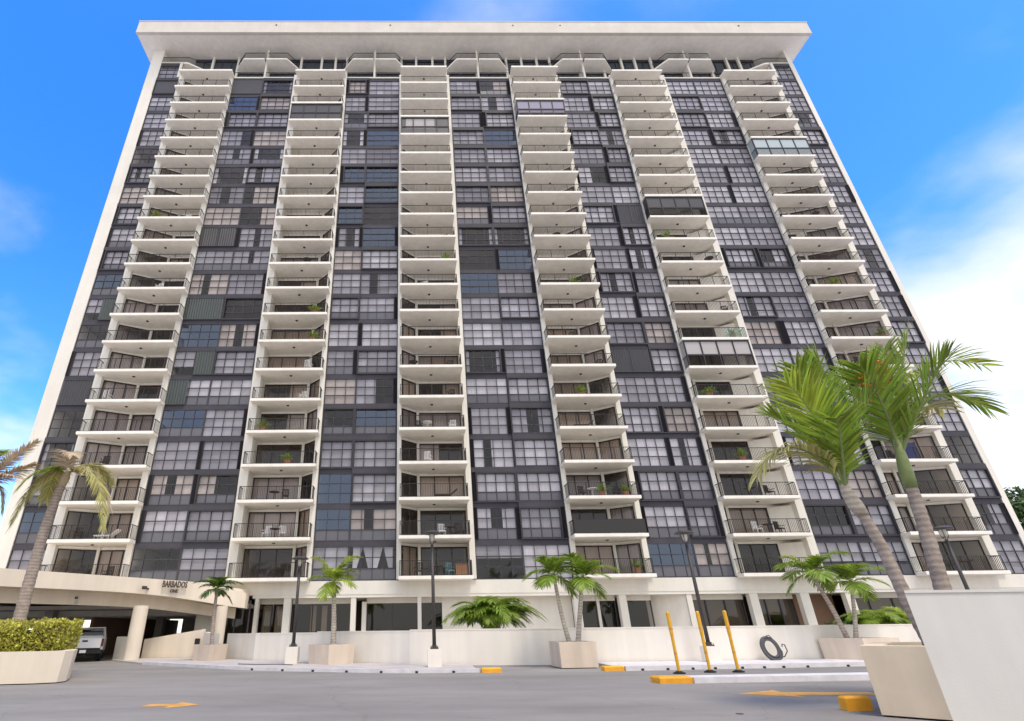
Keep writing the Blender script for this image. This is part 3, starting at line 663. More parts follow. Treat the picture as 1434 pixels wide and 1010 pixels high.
# ---- ground floor behind the garden wall
def ground_floor():
    yw = D+1.1
    B = lambda name, mb, m: part(name, mb, m, ROOT)
    mb = MB(); mb.box(-11.4, 46.1, D-0.02, D+5, 3.55, 3.748); B('podium_soffit', mb, M['stucco'])
    for a, b in ((-11.2,-10.95),(-9.15,-8.65),(-4.36,-4.0),(0.41,0.68),(11.62,12.12),(14.92,15.45),(19.82,20.2),(24.4,25.0),(28.1,28.75),(31.4,32.0),(37.2,37.8),(43.2,43.8)):
        mb = MB(); mb.box(a, b, D+0.02, D+0.5, 0, 3.548); B('column', mb, M['stucco'])
    mb = MB(); mb.box(-3.62,-3.3, yw-0.3, yw, 0, 3.3); B('pilaster', mb, M['stucco'])
    # lintel and glazing
    def glaze(a, b, n, shade=None, y=yw, dark=True):
        mb = MB(); mb.box(a, b, y-0.06, y+0.1, 3.2, 3.55, 1)
        for i in range(n+1):
            x = a+(b-a)*i/n; x = min(max(x, a+0.04), b-0.04); mb.box(x-0.035, x+0.035, y-0.05, y+0.05, 0.05, 3.2)
        mb.box(a, b, y-0.05, y+0.05, 0.0, 0.12)
        w = B('storefront', mb, [M['bronze'], M['stucco']])
        for i in range(n):
            p = a+(b-a)*i/n; q = a+(b-a)*(i+1)/n
            m2 = MB(); m2.add([(p,y,0.1),(q,y,0.1),(q,y,3.2),(p,y,3.2)], [(0,1,2,3)]); part('pane', m2, M['shop_glass'], w)
            if shade:
                z0 = 1.55 if (shade == 'open' and i == 1) else 0.1
                z0 = 2.15 if (shade == 'open' and i == 1) else 0.1
                m2 = MB(); m2.box(p+0.06, q-0.06, y+0.12, y+0.14, z0, 3.18); part('roller_shade', m2, M['shade'], w)
    glaze(-11.3,-9.1, 2); glaze(-8.7,-4.3, 3); glaze(-3.3,0.5, 2); glaze(0.62,2.2, 1); glaze(12.1,13.55, 1); glaze(13.75,14.95, 1); glaze(15.45,17.6, 1)
    glaze(20.2,24.45, 3, 'full'); glaze(25.0,28.15, 3, 'open'); glaze(32.0,46.1, 8, 'full')
    for a, b in ((2.2,11.7),(13.55,13.75)):
        mb = MB(); mb.box(a, b, yw-0.15, yw+0.1, 0, 3.55); B('ground_wall', mb, M['stucco'])
    mb = MB(); mb.prism([(17.6,yw+0.9),(19.85,yw-0.9),(19.95,yw-0.75),(17.7,yw+1.0)], 0, 3.55); B('ground_wall', mb, M['slab'])
    mb = MB(); mb.box(28.7,32.0, yw+1.2, yw+1.4, 0, 3.55); B('terracotta_wall', mb, M['brownwall'])
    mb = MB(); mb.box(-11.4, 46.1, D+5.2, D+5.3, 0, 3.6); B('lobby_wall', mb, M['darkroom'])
    mb = MB(); mb.box(-9.2, 46.1, D-0.3, D+5.2, 0.004, 0.06); B('lobby_floor', mb, M['concrete'])
    # curtains and furniture hints inside the lobby, behind the glass
    for p, q in ((-10.9,-10.3),(-10.0,-9.5),(-7.4,-7.0),(-6.6,-6.2)):
        mb = MB(); n = 14; vs = []
        for j in range(n+1):
            x = p+(q-p)*j/n; vs += [(x, yw+0.4+0.03*math.sin(j*1.8), 0.1), (x, yw+0.4+0.03*math.sin(j*1.8), 3.1)]
        mb.add(vs, [(2*j,2*j+2,2*j+3,2*j+1) for j in range(n)]); B('curtain', mb, M['curtain'][2])
ground_floor()

# ------------------------------------------------------------------ entrance canopy and garage
PATH = [(-27.2,19.0,4.45,3.62),(-24.6,23.0,4.45,3.62),(-22.4,26.6,4.45,3.62),(-20.55,29.4,4.45,3.62),(-18.75,32.2,4.45,3.62),(-17.1,34.7,4.45,3.60),(-15.6,36.7,4.43,3.50),(-13.9,38.3,4.36,3.26),(-12.4,39.2,4.10,3.0),(-11.15,39.6,3.72,2.84)]
def offset_path(P, d):
    out = []
    for i, p in enumerate(P):
        a = P[max(i-1,0)]; b = P[min(i+1,len(P)-1)]; t = Vector((b[0]-a[0], b[1]-a[1], 0)).normalized(); n = Vector((-t.y, t.x, 0))
        out.append((p[0]+n.x*d, p[1]+n.y*d))
    return out
def smooth_path(P, sub=4):
    out = []
    for i in range(len(P)-1):
        p0, p1, p2, p3 = P[max(i-1,0)], P[i], P[i+1], P[min(i+2,len(P)-1)]
        for j in range(sub):
            t = j/sub
            out.append(tuple(0.5*((2*b)+(-a+c)*t+(2*a-5*b+4*c-d)*t*t+(-a+3*b-3*c+d)*t**3) for a,b,c,d in zip(p0,p1,p2,p3)))
    return out+[P[-1]]
def ribbon(mb, P, Q, zt, zb, m=0):
    """solid band between plan paths P (outer) and Q (inner), with top and bottom heights per point"""
    n = len(P); vs = []
    for i in range(n): vs += [(P[i][0],P[i][1],zb[i]),(P[i][0],P[i][1],zt[i]),(Q[i][0],Q[i][1],zt[i]),(Q[i][0],Q[i][1],zb[i])]
    fs = []
    for i in range(n-1):
        a, b = 4*i, 4*(i+1)
        fs += [(a,b,b+1,a+1),(a+1,b+1,b+2,a+2),(a+2,b+2,b+3,a+3),(a+3,b+3,b,a)]
    fs += [(0,1,2,3),(4*n-1,4*n-2,4*n-3,4*n-4)]
    mb.add(vs, fs, m)
def canopy():
    t = thing('entrance_canopy', 'curved beige canopy over the garage entrance left of the tower', 'canopy', (-20, 34, 0))
    P = smooth_path(PATH); P2 = [(p[0],p[1]) for p in P]
    mb = MB(); ribbon(mb, P2, offset_path(P, 0.25), [p[2] for p in P], [p[3] for p in P]); part('fascia', mb, M['cream'], t)
    # roof deck and its soffit: from the fascia back to the tower
    I = offset_path(P, 0.25); n = len(I)
    mb = MB(); Bk = [(-46,p[1]) if i < n*0.4 else (min(-46+(i-n*0.4)*2.2, -11.62), 42.1) for i, p in enumerate(I)]
    ribbon(mb, I, Bk, [p[2]-0.05 for p in P], [p[3]+0.02 for p in P]); part('roof_deck', mb, M['cream'], t)
    # set-back drop beam
    J = offset_path(P, 1.5); K = offset_path(P, 1.9); m = n-2
    mb = MB(); ribbon(mb, J[:m], K[:m], [p[3]+0.015 for p in P[:m]], [p[3]-0.72+0.06*(i/m) for i, p in enumerate(P[:m])]); part('drop_beam', mb, M['cream'], t)
    # garage ceiling
    mb = MB(); mb.box(-46,-11.6, 42.1, 62, 2.95, 3.2); part('garage_ceiling', mb, M['slab'], t)
    for y in (44.5, 48.5, 52.5, 56.5):
        mb = MB(); mb.box(-46,-11.6, y, y+0.5, 2.55, 2.949); part('ceiling_beam', mb, M['slab'], t)
    # big round entrance column
    mb = MB(); mb.lathe([(0.42,0.0),(0.42,2.9)], (-16.2,35.6,0), 20); part('column', mb, M['cream'], t, smooth=False)
    mb = MB(); mb.lathe([(0.34,0.0),(0.34,2.95)], (-12.3,38.6,0), 16); part('column', mb, M['cream'], t)
    for x, y in ((-26.5,44),(-30.8,50.2),(-21.3,51.0),(-24.6,57),(-36,55)):
        mb = MB(); mb.box(x-0.3,x+0.3,y-0.3,y+0.3,0,2.95); part('column', mb, M['concrete'], t)
    # back wall with the openings to the daylight behind
    mb = MB(); mb.box(-46,-11.6, 60,60.3, 0, 1.25)
    for a, b in ((-41.5,-40.6),(-37.4,-35.6),(-34.0,-33.2),(-31.6,-27.2),(-26.0,-25.3),(-24.7,-24.3),(-22.9,-11.6)): mb.box(a, b, 60,60.3, 1.25, 2.95)
    part('garage_back_wall', mb, M['stucco'], t)
    mb = MB(); mb.box(-23.5,-23.3, 44, 60, 0, 2.5); part('garage_partition', mb, M['brownwall'], t)
    # lobby side wall right of the ramp
    mb = MB(); mb.box(-15.0,-13.35, 41.6, 41.8, 0, 3.4); part('side_wall', mb, M['stucco'], t)
    mb = MB(); mb.add([(-13.3,41.7,0),(-11.3,41.7,0),(-11.3,41.7,3.4),(-13.3,41.7,3.4)], [(0,1,2,3)]); part('side_window', mb, M['shop_glass'], t)
    mb = MB()
    for x in (-13.3,-12.3,-11.36): mb.box(x-0.04,x+0.04,41.64,41.74,0,3.4)
    part('side_window_frame', mb, M['bronze'], t)
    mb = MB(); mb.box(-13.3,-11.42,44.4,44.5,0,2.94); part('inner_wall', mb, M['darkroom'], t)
    # sign letters on the fascia
    def text(body, size, x, y, z, ang, name, sx=1.0):
        cu = bpy.data.curves.new(name, 'FONT'); cu.body = body; cu.size = size; cu.align_x = 'CENTER'; cu.extrude = 0.025; cu.offset = 0.012; cu.resolution_u = 2
        o = bpy.data.objects.new('tmp', cu); COL.objects.link(o); dg = bpy.context.evaluated_depsgraph_get()
        me = bpy.data.meshes.new_from_object(o.evaluated_get(dg)); bpy.data.objects.remove(o)
        me.transform(Matrix.Diagonal((sx,1,1,1))); me.transform(Matrix.Rotation(math.pi/2, 4, 'X')); me.materials.clear(); me.materials.append(M['letters'])
        o = link(name, me, (x,y,z), t, ang); return o
    # local direction of the fascia around (-15.3, 37)
    a = Vector((-15.9,36.35,0)); b = Vector((-14.3,37.95,0)); ang = math.atan2(b.y-a.y, b.x-a.x)
    nrm = Vector((b.y-a.y, a.x-b.x, 0)).normalized(); c = (a+b)/2 + nrm*0.14
    text('BARBADOS', 0.52, c.x, c.y, 4.00, ang, 'sign_lettering', 0.60); text('ONE', 0.26, c.x, c.y, 3.70, ang, 'sign_lettering', 0.9)
    # small light on the fascia
    mb = MB(); mb.box(-16.28,-16.08,35.35,35.62,3.80,3.98); mb.box(-16.22,-16.12,35.5,36.0,3.82,3.9); part('spotlight', mb, M['lamp'], t)
    # clearance plate under the fascia
    s = part('clearance_plate', (lambda q: (q.box(-19.98,-19.14,34.0,34.03,2.98,3.42), q)[1])(MB()), M['sign'], t)
    mb = MB(); mb.box(-19.93,-19.2,33.985,34.0,3.24,3.34); mb.box(-19.78,-19.38,33.985,34.0,3.06,3.12); part('plate_print', mb, M['letters'], s)
canopy()

# ------------------------------------------------------------------ garden wall, ramp walls, kerbs
WALL = [(-11.0,36.2),(-9.6,34.7),(-8.6,33.4),(-4.9,31.3),(-0.1,28.2),(5.6,27.5),(13.1,27.3),(20.0,27.9),(36.0,29.4)]
def walls():
    t = thing('garden_wall', 'long low white garden wall in front of the tower', 'wall', (4, 27, 0))
    for i, (p, q) in enumerate(zip(WALL, WALL[1:])):
        d = Vector((q[0]-p[0], q[1]-p[1], 0)).normalized(); n = Vector((-d.y, d.x, 0))*0.2
        h = (1.36,1.36,1.38,1.43,1.47,1.47,1.47,1.47)[i]
        mb = MB(); P = [p, q, (q[0]+n.x,q[1]+n.y), (p[0]+n.x,p[1]+n.y)]
        mb.prism(P, 0, h-0.05); n2 = Vector((d.y,-d.x,0))*0.015
        mb.prism([(p[0]+n2.x,p[1]+n2.y),(q[0]+n2.x,q[1]+n2.y),(q[0]+n.x*1.05,q[1]+n.y*1.05),(p[0]+n.x*1.05,p[1]+n.y*1.05)], h-0.05, h)
        part('wall_panel', mb, M['wall'], t)
    # unseen pale paving behind the wall, added to bounce light onto the undersides
    mb = MB(); mb.prism([(-0.1,28.45),(5.6,27.8),(13.1,27.6),(20,28.2),(36,29.7),(36,41.5),(-0.1,41.5)], 0.005, 0.42); struct('bounce_paving', mb, M['concrete'])
    t = thing('ramp_parapet', 'sloping beige parapet wall of the garage ramp behind the round column', 'wall', (-15, 37.6, 0))
    mb = MB(); mb.prism([(-16.7,38.0),(-12.9,37.6),(-12.9,37.85),(-16.7,38.25)], 0, [1.08,1.62,1.62,1.08]); part('wall_panel', mb, M['cream'], t)
    mb = MB(); mb.prism([(-12.9,37.58),(-11.3,34.75),(-11.05,34.85),(-12.65,37.8)], 0, [1.45,1.36,1.36,1.45]); part('wall_panel', mb, M['wall'], t)
    mb = MB(); mb.box(-13.3,-13.05,37.30,37.5,0.75,1.1); part('utility_box', mb, M['black'], t)
    t = part('wall_stub', (lambda q: (q.prism([(-17.9,36.9),(-16.9,36.5),(-16.75,36.8),(-17.75,37.2)], 0, 1.25), q)[1])(MB()), M['stucco'])
    tag(t, 'short white wall stub beside the garage entrance left of the column', 'wall')
walls()

def kerbs():
    mb = MB()
    mb.prism([(-17.6,36.2),(-13.7,31.8),(-7.6,26.95),(-3.95,25.05),(-0.5,23.7),(2.55,23.55),(2.6,27.7),(-0.1,28.1),(-4.9,31.2),(-8.6,33.3),(-11.0,36.1),(-12.9,37.5),(-16.6,37.9)], 0.004, 0.06)
    struct('sidewalk', mb, M['concrete'])
    P = smooth_path([(-13.8,31.7,0),(-7.65,26.8,0),(-3.98,24.9,0),(-0.52,23.55,0),(2.55,23.4,0)], 5); Q = offset_path(P, 0.16)
    mb = MB(); ribbon(mb, P, Q, [0.13]*len(P), [0.0]*len(P)); k = struct('kerb', mb, M['kerb'])
    for i in range(6, len(P)-1, 2):
        x, y = P[i][0], P[i][1]; mb = MB(); mb.box(x-0.05,x+0.05,y-0.03,y+0.02,0.0,0.07); part('kerb_drain', mb, M['black'], k)
    mb = MB(); mb.prism([(8.05,23.45),(20.5,24.6),(30,25.4),(30,28.6),(20,27.8),(13.1,27.2),(8.0,27.3)], 0.004, 0.10); struct('sidewalk', mb, M['kerb'])
    mb = MB(); mb.prism([(8.05,23.3),(20.5,24.45),(30,25.25),(30,25.42),(20.5,24.61),(8.05,23.46)], 0, 0.152); k = struct('kerb', mb, M['kerb'])
    for x in (8.7, 9.7, 10.7, 11.6, 12.7, 13.6, 14.4, 15.4, 17.1, 17.9):
        y = 23.3+(x-8.05)*0.0924; mb = MB(); mb.box(x-0.05,x+0.05,y-0.025,y+0.02,0.0,0.07); part('kerb_drain', mb, M['black'], k)
    # traffic island in the foreground
    mb = MB(); mb.prism([(8.2,18.1),(20.0,18.75),(20.0,19.5),(8.2,18.85)], 0.0, 0.15); struct('traffic_island', mb, M['kerb'])
    for lab, (x, y, w, d, h, a) in (('yellow painted kerb end by the white planter wall, left one behind', (2.98,23.35,0.74,0.34,0.16,0.0)),
            ('yellow painted kerb end just right of the twin palm planter', (7.62,23.5,0.78,0.34,0.16,0.07)),
            ('cracked yellow nose of the white traffic island below the yellow posts', (7.68,18.45,1.0,0.62,0.165,0.05)),
            ('large yellow concrete block beside the tan foreground planter', (8.62,12.3,0.50,0.20,0.24,0.0))):
        mb = MB(); c, s = math.cos(a), math.sin(a)
        def rot(u, v): return (x+u*c-v*s, y+u*s+v*c)
        b = 0.035
        lo = [rot(-w/2,-d/2), rot(w/2,-d/2), rot(w/2,d/2), rot(-w/2,d/2)]; hi = [rot(-w/2+b,-d/2+b), rot(w/2-b,-d/2+b), rot(w/2-b,d/2-b), rot(-w/2+b,d/2-b)]
        mb.prism(lo, 0, h-b); n0 = len(mb.v)
        mb.add([(*p, h-b) for p in lo]+[(*p, h) for p in hi], [(0,1,5,4),(1,2,6,5),(2,3,7,6),(3,0,4,7),(4,5,6,7)])
        o = part('kerb_block', mb, M['yellow'], None, (x,y,0)); tag(o, lab, 'kerb block', 'yellow painted kerb ends')
    # painted arrows on the asphalt, worn
    def arrow(cx, cy, L, a, lab):
        mb = MB(); c, s = math.cos(a), math.sin(a)
        hw = 0.55 if L < 2 else 0.75; k = 0.5 if L < 2 else 0.38; pts = [(-L/2,0),(-L/2+k*L,-hw),(-L/2+k*L,-hw*0.4),(L/2,-hw*0.4),(L/2,hw*0.4),(-L/2+k*L,hw*0.4),(-L/2+k*L,hw)]
        mb.add([(cx+u*c-v*s, cy+u*s+v*c, 0.004) for u, v in pts], [(0,1,2,3,4,5,6)])
        o = struct('painted_arrow', mb, M['yellowworn'], (cx,cy,0)); o['label'] = lab
    arrow(-5.45, 14.5, 1.25, math.pi, 'worn yellow arrow painted on the driveway at left')
    arrow(9.5, 15.2, 3.2, -0.1, 'worn yellow arrow painted on the driveway at right')
    mb = MB(); mb.lathe([(0.07,0.0),(0.07,0.008)], (6.17,12.02,0), 10); o = struct('drain_cap', mb, M['lamp'])
kerbs()

# ------------------------------------------------------------------ planters
def box_planter(name, label, pts, h, m, taper=0.06, group='beige concrete planters along the garden wall'):
    cx = sum(p[0] for p in pts)/len(pts); cy = sum(p[1] for p in pts)/len(pts)
    t = thing(name, label, 'planter', (cx,cy,0), group); n = len(pts)
    lo = [(cx+(x-cx)*(1-taper), cy+(y-cy)*(1-taper)) for x, y in pts]
    inn = [(cx+(x-cx)*0.84, cy+(y-cy)*0.84) for x, y in pts]
    mb = MB(); vs = [(*p,0.03) for p in lo]+[(*p,h) for p in pts]+[(*p,h) for p in inn]+[(*p,h-0.12) for p in inn]
    fs = [(i,(i+1)%n,n+(i+1)%n,n+i) for i in range(n)]+[(n+i,n+(i+1)%n,2*n+(i+1)%n,2*n+i) for i in range(n)]+[(2*n+i,2*n+(i+1)%n,3*n+(i+1)%n,3*n+i) for i in range(n)]
    mb.add(vs, fs); part('tub', mb, m, t)
    mb = MB(); mb.add([(*p,h-0.10) for p in inn], [tuple(range(n))]); part('soil', mb, M['soil'], t)
    mb = MB(); b = [(cx+(x-cx)*(0.86), cy+(y-cy)*(0.86)) for x, y in pts]; mb.prism(b, 0.0, 0.032); part('base', mb, M['black'], t)
    return t
def rect(cx, cy, w, d, a):
    c, s = math.cos(a), math.sin(a)
    return [(cx+u*c-v*s, cy+u*s+v*c) for u, v in ((-w/2,-d/2),(w/2,-d/2),(w/2,d/2),(-w/2,d/2))]
box_planter('planter', 'small beige planter holding the young palm beside the canopy', [(-12.1,33.9),(-10.9,32.95),(-10.35,34.4),(-11.5,35.3)], 0.84, M['pinktan'])
box_planter('planter', 'square beige planter with a single palm, left of the centre lamp post', [(-4.98,29.35),(-3.86,28.35),(-2.72,29.0),(-3.82,30.1)], 0.88, M['pinktan'])
box_planter('planter', 'square pinkish beige planter holding two crossed palm trunks', [(5.98,24.75),(7.55,24.9),(7.5,26.45),(5.92,26.3)], 0.96, M['pinktan'], 0.03)
box_planter('planter', 'square beige planter with two palms beside the coiled hose', [(18.55,27.6),(19.55,26.2),(21.5,26.6),(20.5,27.75)], 0.94, M['pinktan'], 0.03)
def left_planter():
    pts = []
    for i in range(9):
        a = R(-80+ i*18); pts.append((-13.2+1.75*math.cos(a), 22.35+1.75*math.sin(a)))
    P = [(-18.5,19.4),(-15.2,19.75)]+[(-12.9,20.6)]
    P = [(-19.5,20.1),(-15.5,20.15),(-13.4,20.28),(-12.3,20.5),(-11.75,20.85),(-11.7,21.3),(-12.3,22.6),(-13.6,24.4),(-19.5,25.4)]
    t = box_planter('planter', 'large rounded beige planter with a clipped hedge at far left', P, 0.95, M['cream'], 0.022, None)
    return P
LP = left_planter()
# tan planter and white wall in the right foreground
def foreground():
    box_planter('planter', 'tan planter partly hidden by the white wall in the right foreground', [(8.44,11.45),(9.75,10.05),(14.5,10.05),(14.5,13.4),(10.2,13.4)], 1.13, M['tan'], 0.0, None)
    mb = MB(); b = 0.02
    mb.prism([(5.94,7.02),(13,6.85),(13,7.2),(6.13,7.2)], 0, 1.825); mb.prism([(5.932,7.008),(13,6.838),(13,7.215),(6.12,7.215)], 1.825, 1.855)
    o = part('boundary_wall', mb, M['greywall'], None, (9,7.1,0)); tag(o, 'large plain white wall filling the right foreground', 'wall')
foreground()

# ------------------------------------------------------------------ palms
def bez(P, t):
    if len(P) == 3:
        a, b, c = P; return a*(1-t)**2 + b*2*t*(1-t) + c*t*t
    a, b, c, d = P; return a*(1-t)**3 + b*3*t*(1-t)**2 + c*3*t*t*(1-t) + d*t**3
def frond_mesh(P, leaf=0.55, n=26, width=0.035, vee=0.35, droop=0.5, rng=None, rad=0.018, start=0.18, sweep=(0.75,0.45), ragged=0.12):
    """a pinnate palm leaf along control points P; leaflets of two or three segments each side"""
    rng = rng or RN; P = [Vector(p) for p in P]; mb = MB()
    pts = [bez(P, i/12) for i in range(13)]
    mb.tube(pts, [rad*(1-0.8*i/12) for i in range(13)], 5, 1)
    side0 = (pts[-1]-pts[0]).cross(Vector((0,0,1)))
    if side0.length < 0.15: side0 = Vector((rng.uniform(-1,1), rng.uniform(-1,1), 0))
    side0.normalize()
    for i in range(n):
        t = start+(0.995-start)*i/(n-1); p = bez(P, t); T = (bez(P, min(t+0.02,1))-bez(P, max(t-0.02,0))).normalized()
        Sd = (side0 - T*side0.dot(T)).normalized(); Nn = Sd.cross(T)
        if Nn.z < 0 and abs(T.z) < 0.9: Nn = -Nn
        u = (t-start)/(1-start)
        ln = leaf*(0.45+0.75*math.sin(math.pi*min(1,(u*0.80+0.16))))*(1+rng.uniform(-ragged,ragged))
        sw = sweep[0]+(sweep[1]-sweep[0])*(1-u); ca = math.cos(sw); sa = math.sin(sw)
        for sgn in (-1, 1):
            if rng.random() < 0.04: continue
            d = (Sd*sgn*(ca+0.15*rng.uniform(-1,1)) + T*(sa+0.5*u*u) + Nn*(vee+rng.uniform(-0.12,0.12))).normalized()
            segs = 3; q = p.copy(); rows = []; step = ln/segs
            wdir = (T - d*T.dot(d)).normalized()
            for k in range(segs+1):
                w = width*(0.55, 1.0, 0.75, 0.06)[k]
                rows.append((q-wdir*w/2, q+wdir*w/2))
                dd = (d + Vector((0,0,-1))*droop*((k+0.5)/segs)**1.3).normalized(); q = q+dd*step
            vs = [v for r in rows for v in r]
            mb.add(vs, [(2*k,2*k+1,2*k+3,2*k+2) for k in range(segs)], 0)
    return mb
def add_frond(t, P, m, **k):
    mb = frond_mesh(P, **k); part('frond', mb, [M[m], M['shaft'] if m not in ('frondbrown',) else M['frondbrown']], t)
def trunk_mb(pts, r0, r1, n=10, rings=0.18, bulge=0.15):
    """tapered trunk with leaf-scar rings"""
    P = [Vector(p) for p in pts]; L = sum((b-a).length for a, b in zip(P, P[1:])); m = max(8, int(L/rings)*2); out = []; rs = []
    for i in range(m+1):
        t = i/m; f = t*(len(P)-1); j = min(int(f), len(P)-2); u = f-j
        p0, p1, p2, p3 = P[max(j-1,0)], P[j], P[j+1], P[min(j+2,len(P)-1)]
        q = 0.5*((2*p1)+(p2-p0)*u+(2*p0-5*p1+4*p2-p3)*u*u+(3*p1-p0-3*p2+p3)*u**3)
        r = r0+(r1-r0)*t + (r0*bulge*(1-t*8) if t < 0.125 else 0)
        out.append(q); rs.append(r*(1.05 if i % 2 else 0.975))
    mb = MB(); mb.tube(out, rs, n); return mb
def auto_palm(base, crown, R_, nfr, label, seed, m='frond', tr=0.085, shaft=0.5, leaf=0.52, group=None, tips=None, name='palm_tree', trunkm='trunk', low=-0.35):
    rng = random.Random(seed); base = Vector(base); crown = Vector(crown)
    t = thing(name, label, 'palm tree', tuple(base), group)
    mid = base.lerp(crown, 0.5)+Vector((rng.uniform(-0.08,0.08), 0, 0)); d = (crown-mid).normalized()
    part('trunk', trunk_mb([base, mid, crown], tr*1.15, tr*0.8, 9), M[trunkm], t, smooth=True)
    top = crown+d*shaft
    mb = MB(); mb.tube([crown-d*0.05, crown+d*shaft*0.3, crown+d*shaft*0.75, top+d*0.12], [tr*0.95, tr*1.1, tr*0.8, tr*0.35], 9); part('crownshaft', mb, M['shaft'], t, smooth=True)
    for i in range(nfr):
        a = i*2.39996+rng.uniform(-0.25,0.25); u = i/(nfr-1)
        el = R(78-88*u+rng.uniform(-8,8)); Lg = R_*(0.8+0.3*rng.random())*(0.85+0.25*math.sin(math.pi*u))
        h = Vector((math.cos(a), math.sin(a), 0)); p0 = top-d*0.08
        p1 = p0+(h*math.cos(el)+Vector((0,0,math.sin(el))))*Lg*0.55
        p2 = p1+(h*(0.8) + Vector((0,0,math.sin(el)-0.75-0.35*u)))*Lg*0.50
        add_frond(t, [p0,p1,p2], 'frondlight' if u < 0.2 else m, leaf=leaf*R_, n=32, width=0.062*max(0.8,R_/1.5), vee=0.2, droop=0.6+0.35*u, rng=rng, rad=0.014*max(1,R_), start=0.14)
    if tips:
        for p in tips:
            p0 = top-d*0.08; p2 = Vector(p); p1 = p0.lerp(p2, 0.45)+Vector((0,0,0.35*(p2-p0).length+max(0,p0.z-p2.z)*0.5))
            add_frond(t, [p0,p1,p2], m, leaf=leaf*R_, n=34, width=0.062*max(0.8,R_/1.5), vee=0.2, droop=0.75, rng=rng, rad=0.014*max(1,R_), start=0.14)
    return t
auto_palm((-11.1,33.9,0.72),(-11.25,33.9,3.4),1.05,9,'small palm with a thin curved trunk in front of the canopy lettering',3,'fronddark',0.10,0.35, tips=[(-12.3,33.3,4.0),(-9.9,33.6,3.95)])
auto_palm((-3.78,29.25,0.76),(-3.87,29.2,3.0),1.15,8,'single bright green palm in the planter left of the centre lamp post',5,'frondlight',0.125,0.75, tips=[(-4.95,28.9,4.75),(-2.75,28.9,4.8),(-2.85,29.2,4.1)], trunkm='trunkpale')
auto_palm((6.65,25.65,0.84),(6.32,25.6,3.3),1.15,9,'left palm of the pair crossing in the centre planter',8,'frond',0.09,0.35, group='twin palms in planters', tips=[(5.05,25.4,3.45),(5.75,25.4,4.25)], trunkm='trunkpale')
auto_palm((6.98,25.55,0.84),(7.5,25.6,3.2),1.15,9,'right palm of the pair crossing in the centre planter',12,'frond',0.10,0.35, group='twin palms in planters', tips=[(9.05,25.4,3.75),(7.0,25.2,4.35)], trunkm='trunkpale')
auto_palm((19.5,27.0,0.82),(18.85,27.0,3.35),1.35,10,'left leaning palm of the pair beside the coiled hose',15,'frond',0.10,0.4, group='twin palms in planters', tips=[(17.3,26.8,3.9),(20.5,26.8,4.5)])
auto_palm((19.85,27.0,0.82),(20.45,27.0,3.0),1.25,9,'right upright palm of the pair beside the coiled hose',19,'frond',0.085,0.35, group='twin palms in planters', tips=[(22.3,26.8,3.7),(19.6,26.7,3.9)], trunkm='trunkpale')

def hero_a():
    rng = random.Random(31)
    t = thing('palm_tree', 'large leaning palm in the right foreground, left of the two, with broad upright fronds', 'palm tree', (10.32,12.0,1.0))
    part('trunk', trunk_mb([(10.34,12.0,1.0),(10.17,12.0,1.8),(10.03,12.0,3.0),(9.86,12,3.75)], 0.142, 0.095, 14, 0.16, 0.22), M['trunk'], t, smooth=True)
    mb = MB(); mb.tube([(9.90,12,3.62),(9.80,12,3.85),(9.72,12,4.1),(9.68,12,4.55)], [0.115,0.15,0.12,0.05], 12); part('crownshaft', mb, M['trunkpale'], t, smooth=True)
    c = Vector((9.70,12,4.15))
    V = lambda *p: Vector(p)
    F_ = [([c, V(9.45,11.6,5.2), V(8.95,11.2,6.0), V(8.45,11.0,6.35)], 'frondlight', 0.95, 0.15, 0.25),
          ([c, V(9.75,12.0,5.6), V(9.55,11.6,6.5), V(9.05,11.3,6.9)], 'frond', 0.95, 0.15, 0.25),
          ([c, V(9.55,12.2,5.2), V(9.15,12.2,5.9), V(8.75,12.3,6.1)], 'frond', 0.85, 0.2, 0.3),
          ([c, V(10.0,12.2,5.8), V(10.6,12.0,7.0), V(9.9,11.8,7.45), ], 'frond', 1.0, 0.2, 0.45),
          ([c, V(10.1,12.3,6.0), V(10.9,12.3,7.2), V(11.3,12.3,7.3)], 'frond', 0.95, 0.2, 0.35),
          ([c, V(9.3,11.9,5.3), V(8.5,11.9,5.5), V(7.75,11.9,4.5)], 'frondyellow', 0.95, 0.05, 1.0),
          ([c, V(9.6,11.5,5.1), V(9.3,11.0,5.5), V(9.0,10.7,5.4)], 'frond', 0.85, 0.2, 0.3),
          ([c, V(9.9,11.6,5.3), V(10.2,11.2,5.9), V(10.4,11.0,6.2)], 'frond', 0.8, 0.25, 0.3)]
    for P, m, leaf, vee, dr in F_:
        add_frond(t, P, m, leaf=leaf*0.86, n=40, width=0.055, vee=vee, droop=dr, rng=rng, rad=0.035, start=0.12, sweep=(0.85,0.75))
hero_a()
